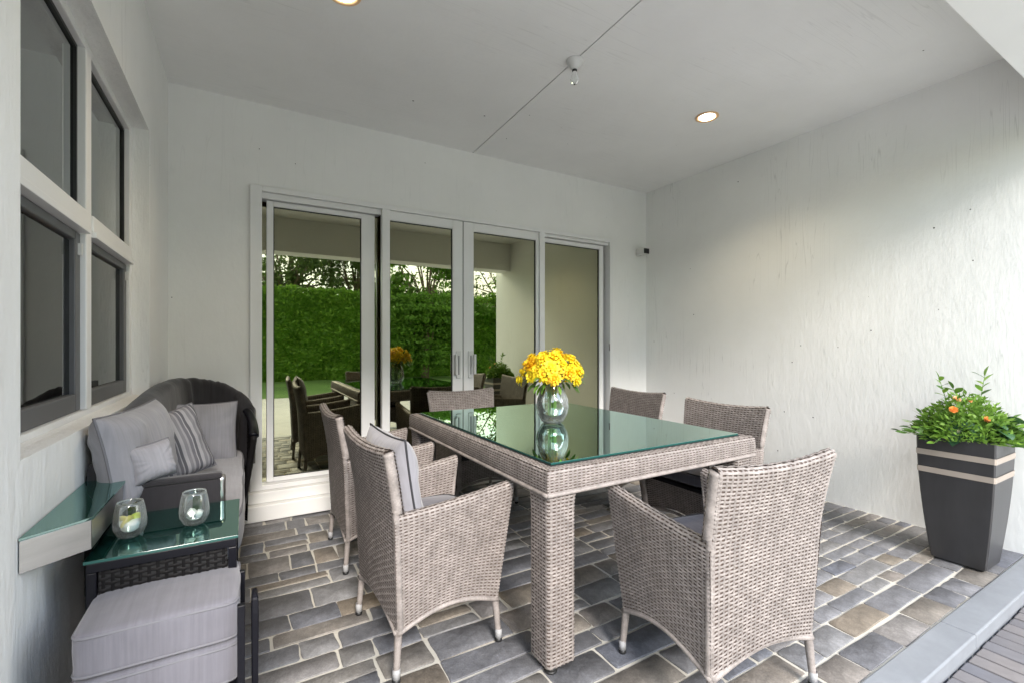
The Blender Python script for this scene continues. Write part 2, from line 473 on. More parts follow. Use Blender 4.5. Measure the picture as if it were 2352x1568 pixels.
# ------------------------------------------------------------------ mesh helpers
class MB:
    def __init__(self):
        self.v, self.f, self.m, self.n = [], [], [], 0
    def add(self, V, F, mi=0):
        V = np.asarray(V, float).reshape(-1, 3)
        self.v.append(V)
        o = self.n
        self.f.extend([tuple(int(i) + o for i in q) for q in F])
        self.m.extend([mi] * len(F))
        self.n += len(V)
        return self
    def box(self, x0, x1, y0, y1, z0, z1, mi=0):
        V = [(x, y, z) for x in (x0, x1) for y in (y0, y1) for z in (z0, z1)]
        F = [(0, 1, 3, 2), (4, 6, 7, 5), (0, 4, 5, 1), (2, 3, 7, 6), (0, 2, 6, 4), (1, 5, 7, 3)]
        return self.add(V, F, mi)
    def tube(self, path, rad, n=8, caps=True, ring=0.0, mi=0, squash=(1, 1)):
        P = np.asarray(path, float)
        k = len(P)
        rad = np.broadcast_to(np.asarray(rad, float), (k,)).copy()
        if ring:
            rad[1::2] *= 1 - ring
        T = np.gradient(P, axis=0)
        T /= np.linalg.norm(T, axis=1)[:, None] + 1e-12
        up = np.array([0, 0, 1.0]) if abs(T[0][2]) < 0.9 else np.array([0, 1.0, 0])
        V = []
        x = np.cross(up, T[0]); x /= np.linalg.norm(x)
        for i in range(k):
            x = x - T[i] * np.dot(x, T[i]); x /= np.linalg.norm(x) + 1e-12
            y = np.cross(T[i], x)
            for a in range(n):
                th = 2 * PI * a / n
                V.append(P[i] + rad[i] * (x * math.cos(th) * squash[0] + y * math.sin(th) * squash[1]))
        F = [(i * n + a, i * n + (a + 1) % n, (i + 1) * n + (a + 1) % n, (i + 1) * n + a) for i in range(k - 1) for a in range(n)]
        if caps:
            F.append(tuple(range(n - 1, -1, -1)))
            F.append(tuple((k - 1) * n + a for a in range(n)))
        return self.add(V, F, mi)
    def lathe(self, prof, n=24, c=(0, 0, 0), mi=0, twist=None, caps=(False, False)):
        V = []
        for i, (r, z) in enumerate(prof):
            for a in range(n):
                th = 2 * PI * a / n
                rr = r * (twist(th, z) if twist else 1)
                V.append((c[0] + rr * math.cos(th), c[1] + rr * math.sin(th), c[2] + z))
        k = len(prof)
        F = [(i * n + a, i * n + (a + 1) % n, (i + 1) * n + (a + 1) % n, (i + 1) * n + a) for i in range(k - 1) for a in range(n)]
        if caps[0]:
            F.append(tuple(range(n - 1, -1, -1)))
        if caps[1]:
            F.append(tuple((k - 1) * n + a for a in range(n)))
        return self.add(V, F, mi)
    def grid(self, S, nu, nv, mi=0, off=0.0):
        U, Vv = np.meshgrid(np.linspace(0, 1, nu + 1), np.linspace(0, 1, nv + 1), indexing='ij')
        P = S(U.ravel(), Vv.ravel())
        if off:
            P = P + off * snormal(S, U.ravel(), Vv.ravel())
        F = [(i * (nv + 1) + j, (i + 1) * (nv + 1) + j, (i + 1) * (nv + 1) + j + 1, i * (nv + 1) + j + 1) for i in range(nu) for j in range(nv)]
        return self.add(P, F, mi)
    def weave(self, S, nu, nv, amp=0.0013, ribw=0.40, cover=0.58, back=True):
        """strands along u over and under ribs along v on the surface S(u,v)"""
        ku = 2 * nu + 1
        us = np.arange(ku) / (2 * nu)
        rows = (np.arange(nv) + 0.5) / nv
        j = (np.arange(ku) - 1) // 2
        U = np.repeat(us[None, :], nv, 0)
        sg = np.where(np.arange(ku) % 2 == 1, 1.0, 0.0)[None, :] * np.where(((np.arange(nv)[:, None] + j[None, :]) % 2) == 0, 1.0, -1.0)
        jit = rng.normal(0, 0.05 / nv, (nv, ku))
        base = self.n
        layers = []
        for dv, h in ((-0.5 * cover / nv, -0.25), (0, 0.45), (0.5 * cover / nv, -0.25)):
            Vv = np.clip(rows[:, None] + dv + jit, 0, 1)
            P = S(U.ravel(), Vv.ravel())
            N = snormal(S, U.ravel(), Vv.ravel())
            layers.append(P + N * (amp * (sg.ravel() + h))[:, None])
        A = np.stack(layers, 1)              # (nv*ku,3,3)
        F = []
        for r in range(nv):
            for k in range(ku - 1):
                a = (r * ku + k) * 3
                b = a + 3
                F.append((a, b, b + 1, a + 1))
                F.append((a + 1, b + 1, b + 2, a + 2))
        self.add(A.reshape(-1, 3), F, 0)
        kv = max(2, nv // 2)
        vs = np.linspace(0, 1, kv + 1)
        V3, F = [], []
        for c in range(nu):
            uc = (c + 0.5) / nu
            for du, h in ((-0.5 * ribw / nu, -0.3), (0, 0.3), (0.5 * ribw / nu, -0.3)):
                u = np.full(kv + 1, uc + du)
                V3.append(S(u, vs) + snormal(S, u, vs) * amp * h)
            o = c * 3 * (kv + 1)
            for r in range(kv):
                for l in (0, 1):
                    a = o + l * (kv + 1) + r
                    F.append((a, a + kv + 1, a + kv + 2, a + 1))
        self.add(np.concatenate(V3), F, 1)
        if back:
            self.grid(S, max(2, nu // 2), max(4, nv // 2), 2, -0.0024)
        return self
    def build(self, name, mats, parent=None, smooth=True, bevel=0.0, loc=None):
        me = bpy.data.meshes.new(name)
        V = np.concatenate(self.v) if self.v else np.zeros((0, 3))
        me.from_pydata(V.tolist(), [], self.f)
        if not isinstance(mats, (list, tuple)):
            mats = [mats]
        for x in mats:
            me.materials.append(x)
        me.polygons.foreach_set('material_index', np.array(self.m, dtype=np.int32))
        if bevel:
            bm = bmesh.new()
            bm.from_mesh(me)
            es = [e for e in bm.edges if len(e.link_faces) == 2 and e.calc_face_angle(0) > 0.6]
            bmesh.ops.bevel(bm, geom=es, offset=bevel, segments=2, affect='EDGES', profile=0.5, clamp_overlap=True)
            bm.to_mesh(me)
            bm.free()
        me.polygons.foreach_set('use_smooth', np.full(len(me.polygons), smooth))
        me.update()
        o = bpy.data.objects.new(name, me)
        COL.objects.link(o)
        if parent:
            o.parent = parent
        if loc is not None:
            o.location = loc
        return o

def snormal(S, u, v):
    e = 1e-3
    a = S(np.clip(u + e, 0, 1), v) - S(np.clip(u - e, 0, 1), v)
    b = S(u, np.clip(v + e, 0, 1)) - S(u, np.clip(v - e, 0, 1))
    n = np.cross(a, b)
    return n / (np.linalg.norm(n, axis=1)[:, None] + 1e-12)

def auto(o, ang=35):
    me = o.data
    bm = bmesh.new()
    bm.from_mesh(me)
    for e in bm.edges:
        e.smooth = not (len(e.link_faces) == 2 and e.calc_face_angle(0) > R(ang))
    bm.to_mesh(me)
    bm.free()
    return o

def tag(o, label=None, cat=None, group=None, kind=None):
    if label: o['label'] = label
    if cat: o['category'] = cat
    if group: o['group'] = group
    if kind: o['kind'] = kind
    return o

def thing(name, label, cat, loc=(0, 0, 0), rz=0.0, group=None):
    o = bpy.data.objects.new(name, None)
    o.empty_display_size = 0.1
    COL.objects.link(o)
    o.location = loc
    o.rotation_euler = (0, 0, rz)
    return tag(o, label, cat, group)

def dup(root, loc, rz, label):
    r = root.copy()
    COL.objects.link(r)
    r.location = loc
    r.rotation_euler = (0, 0, rz)
    r['label'] = label
    for ch in list(root.children):
        c = ch.copy()
        COL.objects.link(c)
        c.parent = r
        for g in list(ch.children):
            d = g.copy()
            COL.objects.link(d)
            d.parent = c
    return r

def bx(name, b, m, parent=None, bevel=0.0, smooth=False):
    return MB().box(*b).build(name, m, parent, smooth, bevel)

def cushion_mb(w, d, h, n=5.0, puff=0.18, seg=14, wrinkle=0.004, seed=0, piping=0.0):
    """a box cushion: rounded box with a bulge, soft wrinkles and welted seams"""
    bm = bmesh.new()
    bmesh.ops.create_cube(bm, size=2)
    bmesh.ops.subdivide_edges(bm, edges=bm.edges[:], cuts=seg, use_grid_fill=True)
    V, F = [], []
    for vtx in bm.verts:
        a, b, c = vtx.co
        r = (abs(a) ** n + abs(b) ** n + abs(c) ** n) ** (1 / n)
        q = np.array([a, b, c]) / r
        bul = (1 - q[0] ** 2) * (1 - q[1] ** 2)
        p = np.array([q[0] * w / 2 * (1 + 0.02 * (1 - q[1] ** 2)), q[1] * d / 2 * (1 + 0.02 * (1 - q[0] ** 2)), q[2] * h / 2 * (1 + puff * 2 * bul)])
        k = mnoise.noise(Vector((p[0] * 9 + seed, p[1] * 9, p[2] * 9 + seed * 2)))
        k2 = mnoise.noise(Vector((p[0] * 26 + seed, p[1] * 26, p[2] * 26)))
        p += q / np.linalg.norm(q) * wrinkle * (k + 0.4 * k2)
        V.append(p)
    bm.verts.index_update()
    for f in bm.faces:
        F.append(tuple(vv.index for vv in f.verts))
    bm.free()
    mb = MB().add(V, F, 0)
    if piping:
        e = n
        for s in (-1, 1):
            pts = []
            for i in range(73):
                th = 2 * PI * i / 72
                cx, sy = math.cos(th), math.sin(th)
                r = (abs(cx) ** e + abs(sy) ** e + 0.86 ** e) ** (1 / e)
                rr = (abs(cx) ** e + abs(sy) ** e) ** (1 / e)
                k = 1 / max(rr, 1e-6)
                ax, ay = cx * k, sy * k
                r3 = (abs(ax) ** e + abs(ay) ** e + 0.82 ** e) ** (1 / e)
                pts.append((ax / r3 * w / 2 * 1.005, ay / r3 * d / 2 * 1.005, s * 0.82 / r3 * h / 2))
            mb.tube(pts, piping, 6, False, mi=1)
    return mb

def pillow_mb(w, h, t, seed=0, piping=0.004, n=40, wr=0.011):
    """a knife edge pillow standing in its own x-z plane, soft corners and a welt all round"""
    V, F = [], []
    idx = {}
    def P(a, b, s):
        x = w / 2 * a * (1 - 0.07 * (1 - b * b) * abs(a))
        z = h / 2 * b * (1 - 0.07 * (1 - a * a) * abs(b))
        y = s * t / 2 * max((1 - a ** 4) * (1 - b ** 4), 0) ** 0.55
        k = mnoise.noise(Vector((x * 10 + seed, z * 10, s * 3.1)))
        rad = mnoise.noise(Vector((math.cos(math.atan2(b, a)) * 4.5 + seed, math.sin(math.atan2(b, a)) * 4.5, s * 2.0))) * (a * a + b * b) * 0.75
        y += s * wr * (k + rad) * (1 - a ** 8) * (1 - b ** 8)
        return (x, y, z)
    for s in (-1, 1):
        for i in range(n + 1):
            for j in range(n + 1):
                a, b = -1 + 2 * i / n, -1 + 2 * j / n
                idx[(s, i, j)] = len(V)
                V.append(P(a, b, s))
        for i in range(n):
            for j in range(n):
                q = [idx[(s, i, j)], idx[(s, i + 1, j)], idx[(s, i + 1, j + 1)], idx[(s, i, j + 1)]]
                F.append(tuple(q if s < 0 else q[::-1]))
    mb = MB().add(V, F, 0)
    if piping:
        ring = [P(-1 + 2 * k / 20, -1, 1) for k in range(21)] + [P(1, -1 + 2 * k / 20, 1) for k in range(1, 21)] + \
               [P(1 - 2 * k / 20, 1, 1) for k in range(1, 21)] + [P(-1, 1 - 2 * k / 20, 1) for k in range(1, 21)]
        mb.tube(ring, piping, 6, False, mi=1)
    return mb

# ------------------------------------------------------------------ the patio: floor, ceiling, walls
fl = MB().box(XL - 0.3, XR + 0.2, YE, YB + 0.02, -0.25, 0.0).build('floor', M['mortar'], None, False)
tag(fl, 'patio floor of irregular slate flagstones in pale mortar', None, None, 'structure')

def stone_mesh(w, d):
    """one flagstone: rounded uneven outline, worn top edge"""
    pts = []
    cr = [random.choice([0.003, 0.004, 0.006, 0.009, 0.013]) for _ in range(4)]
    jx = lambda s: random.uniform(-s, s)
    cs = [(-w / 2 + jx(.006), -d / 2 + jx(.0045)), (w / 2 + jx(.006), -d / 2 + jx(.006)),
          (w / 2 + jx(.006), d / 2 + jx(.006)), (-w / 2 + jx(.006), d / 2 + jx(.006))]
    for i in range(4):
        a, b, c = np.array(cs[i - 1]), np.array(cs[i]), np.array(cs[(i + 1) % 4])
        u1 = (a - b) / np.linalg.norm(a - b)
        u2 = (c - b) / np.linalg.norm(c - b)
        r = min(cr[i], 0.3 * min(w, d))
        pts += [b + u1 * r, b + (u1 + u2) * r * 0.32, b + u2 * r]
        mid = (b + c) / 2
        pts.append(b + (c - b) * 0.3 + np.array([jx(.0025), jx(.0025)]))
        pts.append(b + (c - b) * random.uniform(.6, .75) + np.array([jx(.0025), jx(.0025)]))
    P = np.array(pts)
    k = len(P)
    ctr = P.mean(0)
    lev = []
    hh = 0.0048 + random.uniform(-0.001, 0.0012)
    tx, ty = jx(.006), jx(.006)
    for s, z in ((1.0, -0.002), (1.0, hh - 0.0022), (None, hh)):
        if s is None:
            dv = ctr - P
            Q = P + dv / np.linalg.norm(dv, axis=1)[:, None] * 0.0034
        else:
            Q = P
        zz = z + (Q[:, 0] * tx + Q[:, 1] * ty if z > 0 else 0)
        lev.append(np.column_stack([Q, np.full(k, 1.0) * zz]))
    V = np.concatenate(lev)
    F = []
    for l in (0, 1):
        for i in range(k):
            F.append((l * k + i, l * k + (i + 1) % k, (l + 1) * k + (i + 1) % k, (l + 1) * k + i))
    F.append(tuple(2 * k + i for i in range(k)))
    return V, F

rects = []
def slice_len(x0, x1, y0, y1):
    """one course cut into stones of uneven length"""
    hh = y1 - y0
    x = x0
    while x < x1 - 1e-4:
        ln = random.choice([0.15, 0.19, 0.24, 0.30, 0.38]) * random.uniform(0.9, 1.1) * (0.8 if hh > 0.15 else 1.0)
        nx = x + ln
        if x1 - nx < 0.10:
            nx = x1
        if hh > 0.135 and nx - x > 0.16 and random.random() < 0.22:
            s_ = random.uniform(0.42, 0.58)
            rects.append((x, nx, y0, y0 + hh * s_))
            rects.append((x, nx, y0 + hh * s_, y1))
        else:
            rects.append((x, nx, y0, y1))
        x = nx
fields = [(XL, 0.62), (0.62, 1.75), (1.75, XR)]
for fi, (fa_, fb_) in enumerate(fields):
    y = YE
    lo, hi = ((0.095, 0.195), (0.085, 0.16), (0.072, 0.125))[fi]
    while y < YB - 1e-4:
        hgt = random.uniform(lo, hi)
        if YB - (y + hgt) < 0.08:
            hgt = YB - y
        a_ = fa_ if fi == 0 else fa_ + 0.0
        slice_len(a_, fb_, y, y + hgt)
        y += hgt
def shows(r):
    cx_, cy_ = (r[0] + r[1]) / 2, (r[2] + r[3]) / 2
    d2 = cx_ ** 2 + cy_ ** 2
    a_ = math.atan2(cx_, cy_) - R(30.245)
    inside = abs(math.tan(a_)) < 1.2 and cy_ > 0
    return (r[1] - r[0]) * (r[3] - r[2]) / d2 ** 1.5 * (1 if inside else 0.05)
rects.sort(key=shows, reverse=True)
rest = MB()
for q, (x0, x1, y0, y1) in enumerate(rects):
    g = random.uniform(0.0042, 0.0062)
    w, d = x1 - x0 - 2 * g, y1 - y0 - 2 * g
    if w < 0.03 or d < 0.03:
        continue
    V, F = stone_mesh(w, d)
    c_ = np.array([(x0 + x1) / 2, (y0 + y1) / 2, 0])
    if q < 296:
        auto(MB().add(V, F).build('stone', M['stone'], fl, True, loc=c_), 40)
    else:
        rest.add(V + c_, F)
if rest.n:
    o = auto(rest.build('small_stones', M['stone'], fl, True), 40)
    o['kind'] = 'stuff'

# edging slab and step down
slab = thing('edging_slab', 'pale smooth stone edging along the front of the flagstone floor', 'edging', (0, 0, 0))
for a, b in ((-3.2, 0.6), (0.6, 2.55), (2.55, 4.9)):
    bx('slab', (a + 0.002, b - 0.002, 0.652, YE - 0.002, -0.05, 0.010), M['slab'], slab, 0.006)
bx('riser', (-3.2, 4.9, 0.668, YE - 0.004, -0.25, -0.05), M['slab'], slab)

# ground outside
bx('lawn', (-70, 70, -70, 40, -1.2, -0.16), M['lawn']); tag(bpy.data.objects['lawn'], 'mown green lawn', None, None, 'structure')
terr = MB().box(-4.5, 7.5, -5.2, 0.668, -0.158, -0.115).build('terrace', M['terrace'], None, False)
tag(terr, 'pale terrace in front of the patio step, made pale to bounce light to the ceiling', None, None, 'structure')
jb = MB().box(-0.6, 4.9, 0.30, 0.666, -0.114, -0.110).build('joint_bed', M['joint'], terr, False)
bm_ = None
nb = 0
x = -0.55
while x < 4.8:
    if bm_ is None:
        bo = MB().box(-0.0375, 0.0375, -0.115, 0.115, -0.05, 0.0).build('brick', M['paver'], terr, False, 0.004)
        bm_ = bo
    else:
        bo = bm_.copy()
        COL.objects.link(bo)
        bo.parent = terr
    bo.location = (x, 0.545 + random.uniform(-.002, .002), -0.075 + random.uniform(-.002, .002))
    bo.rotation_euler = (0, 0, random.uniform(-.02, .02))
    x += 0.083

# ceiling: two boards with an open joint
ceil = bx('ceiling', (XL - 1.5, XR + 0.3, BY0, YB + 0.3, H + 0.03, H + 0.30), M['rubber'])
tag(ceil, 'flat painted patio ceiling', None, None, 'structure')
GX = lambda yy: 1.640 + (yy - 1.5) * 0.028
def ceil_panel(pts):
    V = [(px, py, z) for z in (H, H + 0.028) for px, py in pts]
    n = len(pts)
    F = [tuple(range(n))[::-1], tuple(range(n, 2 * n))] + [(i, (i + 1) % n, n + (i + 1) % n, n + i) for i in range(n)]
    return MB().add(V, F).build('ceiling_panel', M['ceiling'], ceil, False)
ceil_panel([(XL, BY1), (GX(BY1) - .004, BY1), (GX(YB) - .004, YB), (XL, YB)])
ceil_panel([(GX(BY1) + .004, BY1), (XR, BY1), (XR, YB), (GX(YB) + .004, YB)])

beam = thing('beam', 'white painted beam across the open front of the patio', 'beam')
bx('beam_body', (XL - 1.5, XR + 0.35, BY0, BY1 - 0.002, BZ, H + 0.028), M['trim'], beam, 0.004)
shade_roof = bx('shade_roof', (XL - 6, XR + 0.5, BY0 - 0.04, YB + 6, H + 0.305, H + 0.42), M['sash'])  # unseen slab added above the ceiling to keep sky light out
tag(shade_roof, 'flat roof added unseen over the patio and the rooms to block sky light', 'shade_roof')

# walls (0.25 m thick), with the openings left free
DX0, DX1, DZ0, DZ1 = 0.029, 3.284, 0.19, 2.262
wb = MB()
wb.box(XL - 0.25, DX0, YB, YB + 0.25, -0.2, H)
wb.box(DX1, XR + 0.25, YB, YB + 0.25, -0.2, H)
wb.box(DX0, DX1, YB, YB + 0.25, DZ1, H)
wb.box(DX0, DX1, YB, YB + 0.25, -0.2, DZ0)
tag(wb.build('wall', M['wall_smooth'], None, False), 'white painted house wall that holds the wide sliding glass door', 'wall')
wr = MB().box(XR, XR + 0.25, 0.14, YB, -0.2, H)
tag(wr.build('wall', M['wall_grain'], None, False), 'blank white side wall behind the dark planter', 'wall')
WY0, WY1, WZ0, WZ1 = 1.388, 2.93, 0.93, 2.262
wl = MB()
wl.box(XL - 0.25, XL, 0.2, WY0, -0.2, H)
wl.box(XL - 0.25, XL, WY1, YB, -0.2, H)
wl.box(XL - 0.25, XL, WY0, WY1, -0.2, WZ0)
wl.box(XL - 0.25, XL, WY0, WY1, WZ1, H)
tag(wl.build('wall', M['wall_rough'], None, False), 'rough white side wall around the tall four-light window', 'wall')

# ------------------------------------------------------------------ rooms behind the glass
def room(name, x0, x1, y0, y1, z0, z1, wm, fm, label):
    t = thing(name, label, 'room')
    mb = MB()
    mb.add([(x0, y0, z0), (x1, y0, z0), (x1, y1, z0), (x0, y1, z0)], [(0, 1, 2, 3)], 1)
    mb.add([(x0, y0, z1), (x1, y0, z1), (x1, y1, z1), (x0, y1, z1)], [(3, 2, 1, 0)], 0)
    return t, mb
t, mb = room('interior_room', -0.9, 4.3, YB + 0.26, 8.2, 0.17, 2.75, None, None, 'dim brown room seen through the sliding door glass')
x0, x1, y0, y1, z0, z1 = -0.9, 4.3, YB + 0.26, 8.2, 0.17, 2.75
mb.add([(x0, y1, z0), (x1, y1, z0), (x1, y1, z1), (x0, y1, z1)], [(0, 1, 2, 3)])
mb.add([(x0, y0, z0), (x0, y1, z0), (x0, y1, z1), (x0, y0, z1)], [(0, 1, 2, 3)])
mb.add([(x1, y0, z0), (x1, y1, z0), (x1, y1, z1), (x1, y0, z1)], [(3, 2, 1, 0)])
mb.build('room_shell', [M['room'], M['roomfloor']], t, False)
for k in range(9):
    bx('wall_board', (1.2 + k * 0.3, 1.49 + k * 0.3, 8.14, 8.19, 0.2, 2.6), M['room'], t, 0.006)
# left room: a kitchen with tall cabinets
t, mb = room('kitchen_room', -3.6, XL - 0.26, 0.4, 3.4, -0.1, 2.75, None, None, 'dim grey kitchen seen through the tall window')
x0, x1, y0, y1, z0, z1 = -3.6, XL - 0.26, 0.4, 3.4, -0.1, 2.75
mb.add([(x0, y0, z0), (x0, y1, z0), (x0, y1, z1), (x0, y0, z1)], [(0, 1, 2, 3)])
mb.add([(x0, y1, z0), (x1, y1, z0), (x1, y1, z1), (x0, y1, z1)], [(3, 2, 1, 0)])
mb.add([(x0, y0, z0), (x1, y0, z0), (x1, y0, z1), (x0, y0, z1)], [(0, 1, 2, 3)])
mb.build('room_shell', [M['cabinet'], M['roomfloor']], t, False)
for k in range(4):
    d = bx('cabinet_door', (-0.75 - 0.45 * k - 0.44, -0.75 - 0.45 * k, 3.32, 3.39, 1.3, 2.3), M['cabinet'], t, 0.006)
    d = bx('cabinet_door', (-0.75 - 0.45 * k - 0.44, -0.75 - 0.45 * k, 2.80, 3.39, 0.0, 0.9), M['cabinet'], t, 0.006)

# ------------------------------------------------------------------ sliding door
def ring_boxes(mb, x0, x1, z0, z1, y0, y1, l, r, t_, b):
    mb.box(x0, x0 + l, y0, y1, z0, z1)
    mb.box(x1 - r, x1, y0, y1, z0, z1)
    mb.box(x0 + l, x1 - r, y0, y1, z1 - t_, z1)
    mb.box(x0 + l, x1 - r, y0, y1, z0, z0 + b)

door = thing('sliding_door', 'wide white framed sliding glass door of four tinted panels', 'door', (0, 0, 0))
mb = MB()
FY = YB - 0.028
mb.box(DX0, 0.100, FY, YB + 0.12, DZ0, DZ1)
mb.box(DX1 - 0.045, DX1, FY, YB + 0.12, DZ0, DZ1)
mb.box(0.100, DX1 - 0.045, FY, YB + 0.12, DZ1 - 0.035, DZ1)
mb.box(0.100, DX1 - 0.045, FY, YB + 0.12, DZ0, DZ0 + 0.03)
mb.box(0.100, 0.913, FY + 0.03, YB + 0.10, DZ1 - 0.075, DZ1 - 0.035)
mb.box(2.405, DX1 - 0.045, FY + 0.03, YB + 0.10, DZ1 - 0.06, DZ1 - 0.035)
mb.build('frame', M['frame'], door, False, 0.003)
# the two posts that carry the front track
bx('post', (0.913, 0.973, FY - 0.004, YB + 0.02, DZ0 + 0.031, DZ1 - 0.036), M['frame'], door, 0.003)
bx('post', (2.370, 2.428, FY - 0.004, YB + 0.02, DZ0 + 0.031, DZ1 - 0.036), M['frame'], door, 0.003)

def door_panel(x0, x1, z0, z1, yf, l, r, tp, bt):
    mb = MB()
    ring_boxes(mb, x0, x1, z0, z1, yf, yf + 0.035, l, r, tp, bt)
    o = mb.build('door_panel', M['frame'], door, False, 0.003)
    g = MB()
    ring_boxes(g, x0 + l, x1 - r, z0 + bt, z1 - tp, yf + 0.012, yf + 0.03, .006, .006, .006, .006)
    g.build('gasket', M['rubber'], o, False)
    bx('pane', (x0 + l + .006, x1 - r - .006, yf + 0.018, yf + 0.024, z0 + bt + .006, z1 - tp - .006), M['door_glass'], o)
    return o
zt, zb_ = DZ1 - 0.037, DZ0 + 0.031
p1 = door_panel(0.130, 0.872, zb_ + 0.002, zt - 0.042, YB + 0.035, 0.042, 0.100, 0.036, 0.03)
p2 = door_panel(0.945, 1.598, zb_, zt, YB - 0.012, 0.032, 0.092, 0.075, 0.06)
p3 = door_panel(1.606, 2.395, zb_, zt, YB - 0.012, 0.095, 0.055, 0.075, 0.06)
p4 = door_panel(2.432, 3.205, zb_ + 0.002, zt - 0.028, YB + 0.035, 0.030, 0.055, 0.040, 0.03)
bx('closing_strip', (1.5985, 1.6055, YB - 0.002, YB + 0.02, zb_, zt), M['rubber'], door)
# the fixed light behind, seen in the gap beside the first panel
bx('rear_pane', (0.873, 0.912, YB + 0.075, YB + 0.081, zb_, zt - 0.05), M['door_glass'], door)
bx('rear_pane', (0.1005, 0.129, YB + 0.075, YB + 0.081, zb_, zt - 0.08), M['door_glass'], door)
# handles
for pp, hx, s in ((p2, 1.556, 1), (p3, 1.668, -1)):
    h = MB()
    h.box(hx - 0.022, hx + 0.022, YB - 0.024, YB - 0.0125, 0.90, 1.13)
    h.box(hx - s * 0.030 - 0.010, hx - s * 0.030 + 0.010, YB - 0.052, YB - 0.012, 0.93, 1.10)
    h.build('handle', M['white_plastic'], pp, False, 0.004)
    bx('lock_slot', (hx - 0.004, hx + 0.004, YB - 0.026, YB - 0.0235, 0.93, 1.09), M['sash'], pp)
h = MB().box(3.222, 3.232, FY - 0.006, FY - 0.001, 1.12, 1.19).build('strike_plate', M['sash'], door, False)
step = thing('door_step', 'white two-tier step under the sliding door', 'step')
bx('upper_tread', (-0.01, 3.31, YB - 0.075, YB - 0.002, 0.115, 0.188), M['trim'], step, 0.006)
bx('lower_tread', (-0.02, 3.33, YB - 0.125, YB - 0.002, 0.009, 0.113), M['trim'], step, 0.006)

# ------------------------------------------------------------------ tall window in the left wall
win = thing('window', 'tall white framed window with two clear upper lights and two grey lower screens', 'window')
XF = XL - 0.070                      # outer face of the frame, set back in the wall
def ringx(mb, y0, y1, z0, z1, xa, xb, l, r, t_, b):
    mb.box(xa, xb, y0, y0 + l, z0, z1)
    mb.box(xa, xb, y1 - r, y1, z0, z1)
    mb.box(xa, xb, y0 + l, y1 - r, z1 - t_, z1)
    mb.box(xa, xb, y0 + l, y1 - r, z0, z0 + b)
mb = MB()
ringx(mb, WY0, WY1, WZ0, WZ1, XF - 0.09, XF, 0.05, 0.045, 0.032, 0.02)
mb.build('frame', M['frame'], win, False, 0.003)
bx('mullion', (XF - 0.09, XF + 0.004, 2.160, 2.222, WZ0 + 0.021, WZ1 - 0.033), M['frame'], win, 0.004)
for (a, b) in ((WY0 + 0.051, 2.159), (2.223, WY1 - 0.046)):
    bx('transom', (XF - 0.085, XF + 0.010, a, b, 1.592, 1.650), M['frame'], win, 0.004)
    bx('transom_lip', (XF - 0.05, XF + 0.018, a, b, 1.570, 1.5915), M['frame'], win, 0.002)
    g = MB(); ringx(g, a, b, 1.653, WZ1 - 0.033, XF - 0.04, XF - 0.02, .012, .012, .012, .008)
    o = g.build('upper_light', M['rubber'], win, False)
    bx('pane', (XF - 0.034, XF - 0.028, a + .013, b - .013, 1.662, WZ1 - 0.046), M['win_glass'], o)
    g = MB(); ringx(g, a, b, WZ0 + 0.021, 1.5685, XF - 0.045, XF - 0.012, .03, .054, .030, .060)
    o = g.build('lower_sash', M['sash'], win, False, 0.004)
    bx('pane', (XF - 0.034, XF - 0.028, a + .031, b - .055, WZ0 + 0.082, 1.534), M['screen_glass'], o)
    bx('latch', (XF - 0.012, XF - 0.002, b - .03, b - .018, 1.49, 1.53), M['white_plastic'], o)
# amber pendant in the kitchen
pl = thing('pendant_lamp', 'small lit amber glass lamp hanging inside behind the tall window', 'lamp', (-0.80, 2.98, 1.56))
MB().tube([(0, 0, 1.2), (0, 0, 0.12)], 0.004, 6).build('cord', M['black'], pl)
MB().lathe([(0.012, 0.13), (0.03, 0.12), (0.065, 0.06), (0.075, 0.0), (0.07, 0.0), (0.05, 0.06), (0.01, 0.12)], 20).build('lamp_shade', M['amber'], pl)

# ------------------------------------------------------------------ ceiling fittings
def downlight(x, y, label):
    t = thing('ceiling_light', label, 'ceiling light', (x, y, H), 0, 'recessed ceiling lights')
    MB().lathe([(0.078, -0.0005), (0.080, -0.006), (0.074, -0.010), (0.056, -0.006), (0.055, 0.0)], 36).build('trim_ring', M['glow_ring'], t)
    MB().lathe([(0.0005, -0.004), (0.054, -0.004)], 36).build('lamp_disc', M['lamp'], t)
    ld = bpy.data.lights.new('downlight_beam', 'SPOT')
    ld.energy = 8
    ld.color = (1.0, 0.80, 0.52)
    ld.spot_size = R(125)
    ld.spot_blend = 0.9
    ld.shadow_soft_size = 0.05
    lo = bpy.data.objects.new('downlight_beam', ld)
    COL.objects.link(lo)
    lo.parent = t
    lo.location = (0, 0, -0.03)
    return t
downlight(2.893, 2.155, 'lit round recessed ceiling light near the blank side wall')
downlight(0.40, 2.255, 'lit round recessed ceiling light cut off by the top of the photo')

bl = thing('bulb_holder', 'bare unlit bulb in a white round holder on the ceiling joint', 'light bulb', (1.657, 2.118, H))
MB().lathe([(0.050, -0.0005), (0.052, -0.005), (0.046, -0.014), (0.028, -0.038), (0.019, -0.052), (0.0005, -0.053)], 28).build('holder', M['ceramic'], bl)
MB().lathe([(0.014, -0.0535), (0.0145, -0.063), (0.0005, -0.0635)], 20).build('collar', M['rubber'], bl)
MB().lathe([(0.011, -0.060), (0.013, -0.075), (0.020, -0.092), (0.0255, -0.110), (0.024, -0.124), (0.016, -0.134), (0.0005, -0.138)], 24).build('bulb', M['glassware'], bl)
MB().lathe([(0.004, -0.1375), (0.004, -0.1405), (0.0005, -0.141)], 10).build('bulb_tip', M['rubber'], bl)

